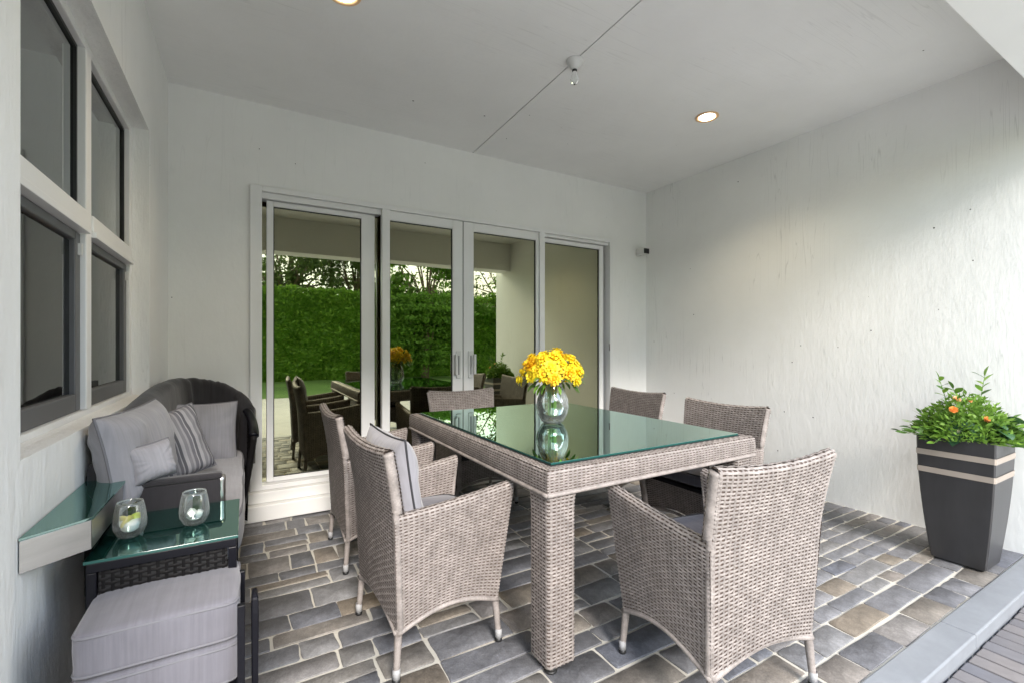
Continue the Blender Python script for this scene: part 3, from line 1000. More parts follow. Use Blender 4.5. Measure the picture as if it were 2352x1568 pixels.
sc = thing('security_camera', 'small white security camera with black face beside the room corner', 'camera', (3.655, YB - 0.002, 2.166))
bx('bracket', (-0.03, 0.03, -0.03, 0.0, -0.035, 0.035), M['white_plastic'], sc, 0.006)
bx('body', (-0.045, 0.05, -0.115, -0.031, -0.032, 0.034), M['white_plastic'], sc, 0.012)
bx('face', (-0.030, 0.046, -0.121, -0.1155, -0.026, 0.027), M['rubber'], sc, 0.003)

# ------------------------------------------------------------------ rattan armchairs
def lerp(a, b, t):
    return a + (b - a) * t

def chair_parts(t, back_cushion=False):
    r = 0.024
    hx = lambda z: 0.243 + 0.030 * np.clip((z - 0.18) / 0.46, 0, 1)
    yf = lambda z: 0.205 + 0.060 * np.clip((z - 0.18) / 0.46, 0, 1)
    yr = lambda z: -0.205 - 0.022 * np.clip((z - 0.18) / 0.46, 0, 1)
    v1, v2 = 0.615, 0.72
    def side(sg):
        def S(u, v):
            if sg < 0:
                u = 1 - u
            za = 0.592 + 0.048 * u ** 1.6 - r
            zb = 0.172 + 0.050 * np.sin(PI * u)
            a = np.clip(v / v1, 0, 1)
            z1 = zb + (za - zb) * a
            th = PI * np.clip((v - v1) / (v2 - v1), 0, 1)
            c = np.clip((v - v2) / (1 - v2), 0, 1)
            z = np.where(v <= v1, z1, np.where(v <= v2, za + r * np.sin(th), za - (za - 0.42) * c))
            h = hx(np.where(v <= v1, z1, za))
            x = np.where(v <= v1, h, np.where(v <= v2, h - r + r * np.cos(th), h - 2 * r))
            zz = np.where(v <= v1, z1, np.minimum(z, za))
            y = lerp(yr(zz), yf(zz), u)
            return np.column_stack([sg * x, y, z])
        return S
    for sg in (1, -1):
        MB().weave(side(sg), 24, 56).build('arm_panel', WICK, t)
    hw = lambda z: 0.243 + 0.019 * np.clip((z - 0.18) / 0.42, 0, 1) + 0.016 * np.clip((z - 0.6) / 0.22, 0, 1) ** 1.4
    b1, b2 = 0.585, 0.64
    rb = 0.021
    yo = lambda z: -0.205 - 0.022 * np.clip((z - 0.18) / 0.46, 0, 1) - 0.042 * np.clip((z - 0.55) / 0.27, 0, 1.1) ** 1.5
    def back(u, v):
        k = 2 * u - 1
        zt = 0.812 + 0.018 * k ** 2 - rb
        zb = 0.172 + 0.045 * np.sin(PI * u)
        a = np.clip(v / b1, 0, 1)
        z1 = zb + (zt - zb) * a
        th = PI * np.clip((v - b1) / (b2 - b1), 0, 1)
        c = np.clip((v - b2) / (1 - b2), 0, 1)
        z = np.where(v <= b1, z1, np.where(v <= b2, zt + rb * np.sin(th), zt - (zt - 0.42) * c))
        zz = np.minimum(z, zt)
        y = yo(zz) - 0.012 * (1 - k ** 2)
        y = np.where(v <= b1, y, np.where(v <= b2, y + rb - rb * np.cos(th), y + 2 * rb))
        return np.column_stack([k * hw(zz), y, z])
    MB().weave(back, 26, 84).build('backrest', WICK, t)
    # wrapped edges
    for sg in (1, -1):
        zs = np.linspace(0.172, 0.815, 90)
        MB().tube([(sg * (float(hw(z)) - 0.005), float(yo(z)) + (0.012 if z < 0.6 else 0.019), z) for z in zs], np.where(zs > 0.6, 0.0205, 0.0135), 9, True, 0.16).build('back_edge', M['strand'], t)
        zs = np.linspace(0.172, 0.622, 64)
        MB().tube([(sg * (float(hx(z)) - 0.024), float(yf(z)) - 0.006, z) for z in zs], 0.0235, 9, True, 0.14, squash=(1, 0.5)).build('arm_edge', M['strand'], t)
    for sg in (1, -1):
        us = np.linspace(0, 1, 20)
        MB().tube([(sg * 0.243, lerp(-0.205, 0.205, u), 0.171 + 0.050 * math.sin(PI * u)) for u in us], 0.009, 7).build('lower_rail', M['strand'], t)
    for yy in (-0.207, 0.200):
        us = np.linspace(0, 1, 20)
        MB().tube([(lerp(-0.24, 0.24, u), yy, 0.171 + 0.045 * math.sin(PI * u)) for u in us], 0.009, 7).build('lower_rail', M['strand'], t)
    def front(u, v):
        x = lerp(0.225, -0.225, u)
        z = lerp(0.175 + 0.05 * np.sin(PI * u), 0.385, v)
        return np.column_stack([x, yf(z) - 0.02, z])
    MB().weave(front, 24, 16).build('front_panel', WICK, t)
    bx('seat_base', (-0.222, 0.222, -0.19, 0.215, 0.375, 0.40), M['black'], t, 0.004)
    cu = cushion_mb(0.435, 0.41, 0.075, 6, 0.10, 12, 0.004, random.random() * 9, 0.0042).build('seat_cushion', [M['seat_fabric'], M['piping_dark']], t)
    cu.location = (0, 0.02, 0.44)
    for sx in (1, -1):
        for sy, y0 in ((1, 0.196), (-1, -0.197)):
            zs = np.linspace(0.185, 0.030, 34)
            path = [(sx * (0.232 + 0.012 * (0.185 - z) / 0.185), y0 + sy * 0.014 * (0.185 - z) / 0.185, z) for z in zs]
            l = MB().tube(path, np.linspace(0.0160, 0.0120, 34), 9, True, 0.15).build('leg', M['strand'], t)
            e = path[-1]
            MB().lathe([(0.0130, 0.056), (0.0140, 0.048), (0.0138, 0.021), (0.0005, 0.0209)], 14, (e[0], e[1], 0)).build('foot_cap', M['metal_cap'], l)
            MB().lathe([(0.0005, 0.0207), (0.0145, 0.0207), (0.0145, 0.010), (0.013, 0.007), (0.0005, 0.007)], 14, (e[0], e[1], 0)).build('foot_pad', M['rubber'], l)
    return t

GRP = 'rattan armchairs round the dining table'
chair = thing('armchair', '', 'armchair', (0, 0, 0), 0, GRP)
chair_parts(chair)
def set_back_cushion(t, m='light_fabric'):
    o = pillow_mb(0.43, 0.40, 0.13, 3, 0.004).build('back_cushion', [M[m], M['piping_dark']], t)
    o.location = (0, -0.135, 0.64)
    o.rotation_euler = (R(9), 0, 0)
    return o
#            x      y     heading (local +y) label
spots = [
    (1.468, 1.070, R(-5), 'pale rattan armchair with its back to the camera, at the near end of the table'),
    (2.335, 1.800, R(90), 'rattan armchair between the table and the blank wall, the one nearer the planter'),
    (2.440, 2.640, R(90), 'rattan armchair between the table and the blank wall, the one nearer the glass door'),
    (1.500, 3.130, R(180), 'rattan armchair at the far end of the table, against the glass door'),
    (0.655, 2.700, R(-90), 'rattan armchair on the left of the table, half hidden behind a cushioned armchair'),
]
for i, (x, y, a, lb) in enumerate(spots):
    if i == 0:
        chair.location = (x, y, 0)
        chair.rotation_euler = (0, 0, a)
        chair['label'] = lb
        first = chair
    else:
        dup(chair, (x, y, 0), a, lb)
c4 = dup(chair, (0.650, 1.830, 0), R(-87), 'rattan armchair on the left of the table with a pale grey back cushion')
set_back_cushion(c4)

# ------------------------------------------------------------------ dining table
TX0, TX1, TY0, TY1 = 0.910, 2.120, 1.315, 2.860
tab = thing('dining_table', 'large rattan dining table with a green glass top', 'table', ((TX0 + TX1) / 2, (TY0 + TY1) / 2, 0))
hw_, hd_ = (TX1 - TX0) / 2, (TY1 - TY0) / 2
def apron(side):
    L = hw_ if side in (0, 2) else hd_
    D = hd_ if side in (0, 2) else hw_
    ang = side * PI / 2
    def S(u, v):
        w1, w2 = 0.56, 0.66
        a = np.clip(v / w1, 0, 1)
        b = np.clip((v - w1) / (w2 - w1), 0, 1) * PI / 2
        c = np.clip((v - w2) / (1 - w2), 0, 1)
        rr = 0.012
        z = np.where(v <= w1, lerp(0.655, 0.740 - rr, a), np.where(v <= w2, 0.740 - rr + rr * np.sin(b), 0.740))
        ins = np.where(v <= w1, -0.003 * np.sin(PI * a), np.where(v <= w2, rr - rr * np.cos(b), rr + 0.045 * c))
        x = lerp(-1, 1, u) * (L - ins)
        y = -(D - ins)
        X = x * math.cos(ang) - y * math.sin(ang)
        Y = x * math.sin(ang) + y * math.cos(ang)
        return np.column_stack([X, Y, z])
    return S
for s in range(4):
    MB().weave(apron(s), 60 if s in (0, 2) else 76, 13).build('apron', WICK, tab)
mb = MB()
for s in range(4):
    L, D = (hw_, hd_) if s in (0, 2) else (hd_, hw_)
    us = np.linspace(-1, 1, 60)
    ang = s * PI / 2
    mb.tube([((u * L) * math.cos(ang) + D * math.sin(ang), (u * L) * math.sin(ang) - D * math.cos(ang), 0.652) for u in us], 0.008, 7, True)
mb.build('lower_rail', M['strand'], tab)
bx('underside', (-hw_ + 0.02, hw_ - 0.02, -hd_ + 0.02, hd_ - 0.02, 0.665, 0.73), M['backing'], tab)
gi = 0.052
mb = MB()
ii = gi - 0.008
mb.box(-hw_ + ii, hw_ - ii, -hd_ + ii, -hd_ + ii + 0.02, 0.731, 0.7425)
mb.box(-hw_ + ii, hw_ - ii, hd_ - ii - 0.02, hd_ - ii, 0.731, 0.7425)
mb.box(-hw_ + ii, -hw_ + ii + 0.02, -hd_ + ii + 0.02, hd_ - ii - 0.02, 0.731, 0.7425)
mb.box(hw_ - ii - 0.02, hw_ - ii, -hd_ + ii + 0.02, hd_ - ii - 0.02, 0.731, 0.7425)
mb.build('seal_strip', M['rubber'], tab, False)
g = MB().box(-hw_ + gi, hw_ - gi, -hd_ + gi, hd_ - gi, 0.7427, 0.7507).build('glass_top', [M['table_glass'], M['glass_edge']], tab, False, 0.0012)
for pl_ in g.data.polygons:
    if abs(pl_.normal.z) < 0.5:
        pl_.material_index = 1
def tleg(cx, cy):
    hwid = 0.062
    def S(u, v):
        th = 2 * PI * u + PI / 4
        cx_, sy_ = np.cos(th), np.sin(th)
        n = 9.0
        k = 1 / (np.abs(cx_) ** n + np.abs(sy_) ** n) ** (1 / n)
        z = lerp(0.035, 0.654, v)
        h = hwid * (1 + 0.10 * np.clip((z - 0.56) / 0.1, 0, 1) ** 2)
        return np.column_stack([cx + cx_ * k * h, cy + sy_ * k * h, z])
    o = MB().weave(S, 24, 48).build('leg', WICK, tab)
    MB().lathe([(0.02, 0.040), (0.024, 0.034), (0.022, 0.014), (0.0005, 0.0139)], 16, (cx - 0.028, cy - 0.028, 0)).build('foot', M['steel'], o)
    MB().lathe([(0.0005, 0.0137), (0.025, 0.0137), (0.024, 0.007), (0.0005, 0.007)], 16, (cx - 0.028, cy - 0.028, 0)).build('foot_pad', M['rubber'], o)
for sx in (-1, 1):
    for sy in (-1, 1):
        tleg(sx * (hw_ - 0.070), sy * (hd_ - 0.070))

# ------------------------------------------------------------------ vase and flowers
VX, VY, VZ = 1.468, 2.075, 0.7509
vase = thing('vase', 'clear blown glass vase with swirling cuts on the table', 'vase', (VX, VY, VZ))
prof = [(0.0005, 0.0), (0.045, 0.0), (0.060, 0.010), (0.082, 0.050), (0.089, 0.090), (0.084, 0.130), (0.069, 0.170), (0.056, 0.200), (0.053, 0.215), (0.056, 0.228),
        (0.053, 0.228), (0.050, 0.214), (0.053, 0.198), (0.066, 0.167), (0.080, 0.128), (0.083, 0.090), (0.076, 0.053), (0.055, 0.020), (0.0005, 0.016)]
def fine(pr, k=4):
    P = np.array(pr)
    out = []
    for i in range(len(P) - 1):
        for s in range(k):
            out.append(tuple(P[i] + (P[i + 1] - P[i]) * s / k))
    out.append(tuple(P[-1]))
    return out
sw = lambda th, z: 1 + 0.035 * max(0, 1 - abs(((5 * (th + z * 9) / (2 * PI)) % 1) - 0.5) * 6) * math.sin(min(1, max(0, z / 0.2)) * PI)
MB().lathe(fine(prof), 60, twist=sw).build('glass_body', M['glassware'], vase)

bq = thing('flower_bouquet', 'round bunch of yellow flowers in the glass vase', 'flowers', (VX, VY, VZ))
def blossom_mesh():
    mb = MB()
    for ring, (n, r0, r1, lift, wd) in enumerate(((12, 0.010, 0.036, 0.002, 0.013), (10, 0.008, 0.028, 0.013, 0.012), (7, 0.004, 0.018, 0.020, 0.010))):
        for k in range(n):
            a = 2 * PI * (k + 0.5 * ring) / n + random.uniform(-.12, .12)
            ca, sa = math.cos(a), math.sin(a)
            L = r1 * random.uniform(0.85, 1.12)
            pts = [(r0, 0, -wd * 0.25), (r0, 0, wd * 0.25), (lerp(r0, L, .6), lift + 0.006, -wd * .55), (lerp(r0, L, .6), lift + 0.006, wd * .55),
                   (L, lift * 1.2 + random.uniform(-.004, .004), -wd * .3), (L, lift * 1.2, wd * .3)]
            mb.add([(x * ca - w * sa, x * sa + w * ca, z) for x, z, w in pts], [(0, 2, 3, 1), (2, 4, 5, 3)])
    mb.lathe([(0.009, 0.010), (0.007, 0.020), (0.0005, 0.023)], 8, mi=1)
    return mb
protos = []
for k in range(3):
    o = blossom_mesh().build('blossom', [M['yellow'], M['centre']], bq)
    protos.append(o)
CZ = 0.262
nbl = 46
heads = []
for i in range(nbl):
    f = (i + 0.5) / nbl
    ph = i * 2.39996
    el = math.asin(1 - f * 1.22)
    d = Vector((math.cos(ph) * math.cos(el), math.sin(ph) * math.cos(el), math.sin(el)))
    rr = random.uniform(0.84, 1.12)
    pnt = Vector((d.x * 0.150 * rr, d.y * 0.150 * rr, CZ + d.z * 0.105 * rr + random.uniform(-.008, .008)))
    o = protos[i] if i < 3 else protos[i % 3].copy()
    if i >= 3:
        COL.objects.link(o)
        o.parent = bq
    o.location = pnt
    q = Vector((d.x, d.y, d.z + 0.25)).to_track_quat('Z', 'Y')
    q.rotate(Matrix.Rotation(random.uniform(-.25, .25), 3, 'X').to_quaternion())
    o.rotation_euler = q.to_euler()
    s = random.choice([0.7, 0.85, 1.0, 1.15, 1.35]) * random.uniform(0.92, 1.08)
    o.scale = (s, s, s * random.uniform(0.9, 1.5))
    heads.append(pnt)
mb = MB()
for i, hpt in enumerate(heads[::3]):
    a = Vector((hpt.x * 0.12, hpt.y * 0.12, 0.03))
    b = Vector((hpt.x * 0.17, hpt.y * 0.17, 0.205))
    mb.tube([a, (a + b) / 2, b, (b + hpt) / 2 + Vector((0, 0, 0.012)), hpt - Vector((0, 0, 0.004))], 0.0034, 6, False)
mb.build('stems', M['stem'], bq)
def leaf_shape(L, W, bend=0.25, n=4):
    V, F = [], []
    for i in range(n + 1):
        t = i / n
        w = W / 2 * math.sin(PI * min(1, t * 0.94 + 0.06)) ** 0.8
        z = -bend * L * t * t
        V += [(-w, t * L, z + 0.18 * w), (0, t * L, z), (w, t * L, z + 0.18 * w)]
    for i in range(n):
        a = i * 3
        F += [(a, a + 1, a + 4, a + 3), (a + 1, a + 2, a + 5, a + 4)]
    return V, F
lf0 = None
for i in range(56):
    ph = random.uniform(0, 2 * PI)
    el = random.uniform(-0.75, 1.1)
    d = Vector((math.cos(ph) * math.cos(el), math.sin(ph) * math.cos(el), math.sin(el)))
    if lf0 is None:
        V, F = leaf_shape(0.062, 0.022)
        lf0 = MB().add(V, F).build('leaf', M['pleaf'], bq)
        o = lf0
    else:
        o = lf0.copy()
        COL.objects.link(o)
        o.parent = bq
    o.location = (d.x * 0.13, d.y * 0.13, CZ - 0.01 + d.z * 0.075)
    o.rotation_euler = (Vector((d.x, d.y, d.z - 0.1)).to_track_quat('Y', 'Z')).to_euler()
    s = random.uniform(0.7, 1.25)
    o.scale = (s, s, s)

# ------------------------------------------------------------------ loveseat in the corner
sofa = thing('loveseat', 'dark curved rattan loveseat in the corner under the tall window', 'loveseat', (0, 0, 0))
def catmull(P, n):
    P = np.asarray(P, float)
    Q = np.vstack([2 * P[0] - P[1], P, 2 * P[-1] - P[-2]])
    out = []
    for i in range(len(P) - 1):
        p0, p1, p2, p3 = Q[i:i + 4]
        for s in range(n):
            t = s / n
            out.append(0.5 * (2 * p1 + (p2 - p0) * t + (2 * p0 - 5 * p1 + 4 * p2 - p3) * t * t + (3 * p1 - p0 - 3 * p2 + p3) * t ** 3))
    out.append(P[-1])
    return np.array(out)
# plan x, y, top height of the back as it wraps round the corner into the far arm
bk = catmull([(-0.395, 1.84, 0.83), (-0.395, 2.2, 0.93), (-0.395, 2.7, 0.975), (-0.385, 3.1, 0.985), (-0.345, 3.33, 0.985), (-0.25, 3.42, 0.97), (-0.14, 3.44, 0.94),
              (-0.045, 3.42, 0.875), (0.0, 3.36, 0.80)], 8)
def sweep_wall(pts, z0, thick, nprof=14, seed=0, wr=0.006):
    P = np.asarray(pts)
    T = np.gradient(P[:, :2], axis=0)
    T /= np.linalg.norm(T, axis=1)[:, None]
    N = np.column_stack([T[:, 1], -T[:, 0]])      # towards the seat
    V, F = [], []
    for i in range(len(P)):
        zt = P[i, 2]
        rr = thick / 2
        prof = []
        for s in np.linspace(0, 1, 7):
            prof.append((-rr, lerp(z0, zt - rr, s)))
        for s in np.linspace(0, 1, nprof)[1:-1]:
            a = PI - PI * s
            prof.append((rr * math.cos(a), zt - rr + rr * math.sin(a)))
        for s in np.linspace(0, 1, 7):
            prof.append((rr * (1 + 0.35 * math.sin(PI * s)), lerp(zt - rr, z0, s)))
        for o, z in prof:
            k = wr * mnoise.noise(Vector((i * 0.28 + seed, z * 7, o * 12))) + wr * 0.9 * mnoise.noise(Vector((i * 0.75 + seed, z * 3.0, 2.0)))
            x, y = P[i, :2] + N[i] * (o + k)
            V.append((x, y, z + k * 0.8))
        m_ = len(prof)
    for i in range(len(P) - 1):
        for j in range(m_ - 1):
            a = i * m_ + j
            F.append((a, a + m_, a + m_ + 1, a + 1))
    F.append(tuple(range(m_)))
    F.append(tuple((len(P) - 1) * m_ + j for j in range(m_))[::-1])
    return MB().add(V, F)
cut = bk.copy()
inner = cut.copy()
inner[:, 0] += 0.02
sweep_wall(inner, 0.42, 0.085, seed=3, wr=0.009).build('back_cushion', M['dark_fabric'], sofa)
def shell(u, v):
    i = np.clip(u * (len(bk) - 1), 0, len(bk) - 1.001)
    a = i.astype(int)
    f = (i - a)[:, None]
    P = bk[a] * (1 - f) + bk[a + 1] * f
    T = bk[a + 1] - bk[a]
    T[:, 2] = 0
    T /= np.linalg.norm(T, axis=1)[:, None]
    N = np.column_stack([-T[:, 1], T[:, 0], 0 * T[:, 0]])
    Q = P + N * (0.035 - 0.02 * (1 - v))[:, None]
    Q[:, 0] = np.maximum(Q[:, 0], XL + 0.006)
    Q[:, 1] = np.minimum(Q[:, 1], YB - 0.13)
    Q[:, 2] = lerp(0.06, P[:, 2] - 0.05, v)
    return Q
MB().weave(shell, 60, 44).build('outer_shell', DWICK, sofa)
# far arm that sweeps down and forward
arm = catmull([(-0.03, 3.40, 0.80), (0.02, 3.34, 0.745), (0.040, 3.24, 0.70), (0.046, 3.13, 0.672), (0.045, 3.06, 0.650)], 8)
def armS(u, v):
    i = np.clip(u * (len(arm) - 1), 0, len(arm) - 1.001)
    a = i.astype(int)
    f = (i - a)[:, None]
    P = arm[a] * (1 - f) + arm[a + 1] * f
    z = lerp(0.05, P[:, 2], v)
    Q = P.copy()
    Q[:, 0] = P[:, 0] - 0.085 * (1 - v) ** 1.1 * np.clip(u * 1.5, 0, 1)
    Q[:, 1] = P[:, 1] + 0.12 * (1 - v) * u
    Q[:, 2] = z
    return Q
MB().weave(armS, 16, 40).build('far_arm', DWICK, sofa)
MB().tube([(p[0], p[1], p[2] + 0.004) for p in arm], 0.022, 10, True, squash=(1.25, 0.8)).build('arm_rail', M['black'], sofa)
ee = armS(np.full(24, 1.0), np.linspace(0, 1, 24))
MB().tube(ee, 0.018, 8, True, 0.06).build('arm_post', M['dstrand'], sofa)
# near arm, a flat upright panel
bx('near_arm_rail', (-0.405, -0.066, 1.835, 1.875, 0.727, 0.748), M['dark_fabric'], sofa, 0.008)
bx('near_arm_back', (-0.40, -0.07, 1.842, 1.872, 0.05, 0.726), M['dark_fabric'], sofa, 0.004)
MB().tube([(-0.070, 1.855, z) for z in np.linspace(0.01, 0.735, 40)], 0.013, 8, True, 0.06).build('near_arm_post', M['steel'], sofa)
bx('seat_frame', (-0.37, -0.035, 1.88, 3.34, 0.06, 0.395), M['dstrand'], sofa, 0.01)
o = cushion_mb(0.36, 1.42, 0.15, 7, 0.08, 16, 0.005, 2.0, 0.005).build('seat_cushion', [M['grey_fabric'], M['piping']], sofa)
o.location = (-0.185, 2.61, 0.475)

def throw(name, w, h, t, loc, rot, m, label, seed, pip='piping'):
    o = pillow_mb(w, h, t, seed).build(name, [M[m], M[pip]], None)
    o.location = loc
    o.rotation_euler = rot
    return tag(o, label, 'cushion', 'loose cushions on the loveseat')
throw('cushion', 0.56, 0.30, 0.14, (-0.322, 2.045, 0.815), (R(-10), R(0), R(83)), 'grey_fabric', 'largest plain grey cushion, at the window end of the loveseat', 5)
throw('cushion', 0.29, 0.31, 0.11, (-0.275, 2.48, 0.735), (R(-14), R(-12), R(40)), 'striped', 'grey and white striped cushion in the middle of the loveseat', 8)
throw('cushion', 0.36, 0.36, 0.13, (-0.215, 3.03, 0.685), (R(-12), R(2), R(10)), 'grey_fabric', 'plain square grey cushion at the door end of the loveseat', 12)
throw('cushion', 0.13, 0.12, 0.075, (-0.262, 1.862, 0.803), (R(-10), R(-6), R(40)), 'grey_fabric', 'smallest grey cushion, in front of the largest one', 16)

# ------------------------------------------------------------------ steel shelf, side table, ottoman
sh = thing('wall_shelf', 'narrow brushed steel shelf with dark glass fixed under the window', 'shelf', (0, 0, 0))
sx0, sx1, sy0, sy1, sz0, sz1 = XL + 0.003, -0.318, 1.480, 1.880, 0.690, 0.760
fl_, fr_ = (sx0, 1.372), (sx1, 1.458)
def prism(pts, z0, z1):
    n = len(pts)
    V = [(a, b, z) for z in (z0, z1) for a, b in pts]
    F = [tuple(range(n))[::-1], tuple(range(n, 2 * n))] + [(i, (i + 1) % n, n + (i + 1) % n, n + i) for i in range(n)]
    return MB().add(V, F)
prism([fl_, fr_, (fr_[0] - 0.006, fr_[1] + 0.008), (fl_[0], fl_[1] + 0.013)], sz0, sz1).build('apron', M['steel'], sh, False, 0.001)
prism([(fr_[0] - 0.005, fr_[1] + 0.0085), (fr_[0], fr_[1] + 0.001), (sx1, sy1), (sx1 - 0.008, sy1)], sz0, sz1).build('apron', M['steel'], sh, False, 0.001)
prism([(sx0, fl_[1] + 0.02), (sx1 - 0.012, fr_[1] + 0.012), (sx1 - 0.012, sy1), (sx0, sy1)], sz0 + 0.01, sz1 - 0.008).build('bracket', M['black'], sh, False)
prism([(fl_[0], fl_[1] - 0.004), (fr_[0] + 0.004, fr_[1] - 0.003), (sx1 + 0.004, sy1), (sx0, sy1)], sz1 + 0.001, sz1 + 0.008).build('glass_top', M['small_glass'], sh, False, 0.001)

st = thing('side_table', 'black rattan side table with a green glass top and two drinks', 'table', (0, 0, 0))
tx0, tx1, ty0, ty1, tz = -0.338, -0.016, 1.475, 1.822, 0.655
g = MB().box(tx0, tx1, ty0, ty1, tz - 0.008, tz).build('glass_top', [M['small_glass'], M['glass_edge']], st, False, 0.001)
for pl_ in g.data.polygons:
    if abs(pl_.normal.z) < 0.5:
        pl_.material_index = 1
mb = MB()
ring = ((tx0 + .004, tx1 - .004, ty0 + .004, ty0 + .022), (tx0 + .004, tx1 - .004, ty1 - .022, ty1 - .004), (tx0 + .004, tx0 + .022, ty0 + .022, ty1 - .022), (tx1 - .022, tx1 - .004, ty0 + .022, ty1 - .022))
for a, b, c_, d in ring:
    mb.box(a, b, c_, d, tz - 0.032, tz - 0.0085)
mb.build('top_rail', M['black'], st, False, 0.002)
for ax in (tx0 + .004, tx1 - .024):
    for ay in (ty0 + .004, ty1 - .024):
        bx('leg', (ax, ax + 0.02, ay, ay + 0.02, 0.008, tz - 0.0325), M['black'], st, 0.002)
def stp(u, v):
    x = lerp(tx0 + 0.026, tx1 - 0.026, u)
    return np.column_stack([x, np.full_like(x, ty0 + 0.012), lerp(0.30, tz - 0.034, v)])
MB().weave(stp, 15, 24, 0.003).build('front_panel', DWICK, st)
bx('panel_back', (tx0 + 0.026, tx1 - 0.026, ty0 + 0.019, ty0 + 0.024, 0.30, tz - 0.034), M['rubber'], st)
def stq(u, v):
    y_ = lerp(ty0 + 0.026, ty1 - 0.026, u)
    return np.column_stack([np.full_like(y_, tx1 - 0.012), y_, lerp(0.30, tz - 0.034, v)])
MB().weave(stq, 16, 24, 0.003).build('side_panel', DWICK, st)

ot = thing('ottoman', 'black ottoman stacked with two grey lavender cushions', 'ottoman', (0, 0, 0))
ox0, ox1, oy0, oy1 = -0.325, -0.006, 1.300, 1.470
for k, z in enumerate((0.505, 0.405)):
    o = cushion_mb(0.304, 0.252, 0.100, 14, 0.05, 18, 0.0035, 4.0 + k, 0.0035).build('cushion', [M['dimmed_lavender_fabric'], M['piping']], ot)
    o.location = (-0.166, 1.420 - 0.004 * k, z + 0.010)
mb = MB()
mb.box(-0.335, -0.012, 1.275, 1.465, 0.30, 0.352)
mb.build('base', M['black'], ot, False, 0.006)
def otp(u, v):
    x = lerp(-0.325, -0.02, u)
    return np.column_stack([x, np.full_like(x, 1.279), lerp(0.05, 0.30, v)])
MB().weave(otp, 14, 18, 0.003).build('front_panel', DWICK, ot)
bx('panel_back', (-0.325, -0.02, 1.284, 1.46, 0.05, 0.299), M['rubber'], ot)
for ax in (-0.343, -0.008):
    for ay in (1.272, 1.462):
        bx('corner_post', (ax - 0.008, ax + 0.008, ay - 0.008, ay + 0.008, 0.008, 0.56 if ax > -0.1 else 0.45), M['black'], ot, 0.002)
mb = MB()
V = []
for z, w in ((0.008, 0.016), (0.50, 0.026), (0.535, 0.022), (0.545, 0.012)):
    for dx, dy in ((-.6, -1), (.6, -1), (.6, 1), (-.6, 1)):
        V.append((0.022 + dx * w * 0.55, 1.36 + dy * w * 1.2, z))
F = [(l * 4 + i, l * 4 + (i + 1) % 4, (l + 1) * 4 + (i + 1) % 4, (l + 1) * 4 + i) for l in range(3) for i in range(4)] + [(12, 13, 14, 15), (3, 2, 1, 0)]
mb.add(V, F).build('side_rail', M['black'], ot, False, 0.003)

# two stemless glasses
def tumbler(x, y, label, drink):
    t = thing('drinking_glass', label, 'glass', (x, y, tz + 0.0004), 0, 'glasses on the side table')
    pr_ = [(0.0005, 0.0), (0.018, 0.0), (0.027, 0.006), (0.036, 0.024), (0.0375, 0.042), (0.034, 0.072), (0.029, 0.096), (0.0282, 0.096), (0.0330, 0.072), (0.0362, 0.042), (0.034, 0.025), (0.025, 0.009), (0.0005, 0.006)]
    MB().lathe(fine(pr_, 3), 36).build('bowl', M['glassware'], t)
    if drink == 'lemon':
        MB().lathe([(0.0005, 0.0095), (0.024, 0.0115), (0.0325, 0.025), (0.0340, 0.036), (0.0340, 0.046), (0.0005, 0.047)], 28).build('drink', M['ice'], t)
        for a, z, m_ in ((0.3, 0.042, 'lime'), (2.6, 0.040, 'lemon'), (4.4, 0.044, 'lemon')):
            s = MB().lathe([(0.0005, -0.004), (0.019, -0.004), (0.020, 0.0), (0.019, 0.004), (0.0005, 0.004)], 18).build('citrus_slice', M[m_], t)
            s.location = (0.016 * math.cos(a), 0.016 * math.sin(a), z)
            s.rotation_euler = (R(65), 0, a)
    else:
        MB().lathe([(0.0005, 0.0095), (0.024, 0.0115), (0.031, 0.021), (0.0325, 0.028), (0.0005, 0.029)], 28).build('drink', M['glassware'], t)
        for k in range(3):
            s = bx('ice_cube', (-0.009, 0.009, -0.009, 0.009, -0.009, 0.009), M['ice'], t, 0.003)
            s.location = (0.013 * math.cos(2.1 * k), 0.013 * math.sin(2.1 * k), 0.029 + 0.003 * k)
            s.rotation_euler = (0.5 * k, 0.4, 0.8 * k)
tumbler(-0.272, 1.610, 'stemless glass with citrus slices, nearer the steel shelf', 'lemon')
tumbler(-0.128, 1.628, 'stemless glass with ice and no fruit, nearer the table corner', 'ice')

# ------------------------------------------------------------------ planter
PX, PY = 3.392, 0.914
pt = thing('planter', 'tall tapered charcoal planter with two champagne bands', 'planter', (PX, PY, 0))
PH = 0.683
def pw(z):
    s = z / PH
    return 0.108 + (0.158 - 0.108) * (1 - (1 - s) ** 1.75)
def sq(mb, zs, grow=0.0, n=None, mi=0, caps=False):
    V = []
    for z in zs:
        w = pw(z) + grow
        c_ = 0.006
        V += [(-w + c_, -w, z), (w - c_, -w, z), (w, -w + c_, z), (w, w - c_, z), (w - c_, w, z), (-w + c_, w, z), (-w, w - c_, z), (-w, -w + c_, z)]
    F = [(l * 8 + i, l * 8 + (i + 1) % 8, (l + 1) * 8 + (i + 1) % 8, (l + 1) * 8 + i) for l in range(len(zs) - 1) for i in range(8)]
    return mb.add(V, F, mi)
mb = sq(MB(), np.linspace(0.018, PH, 24))
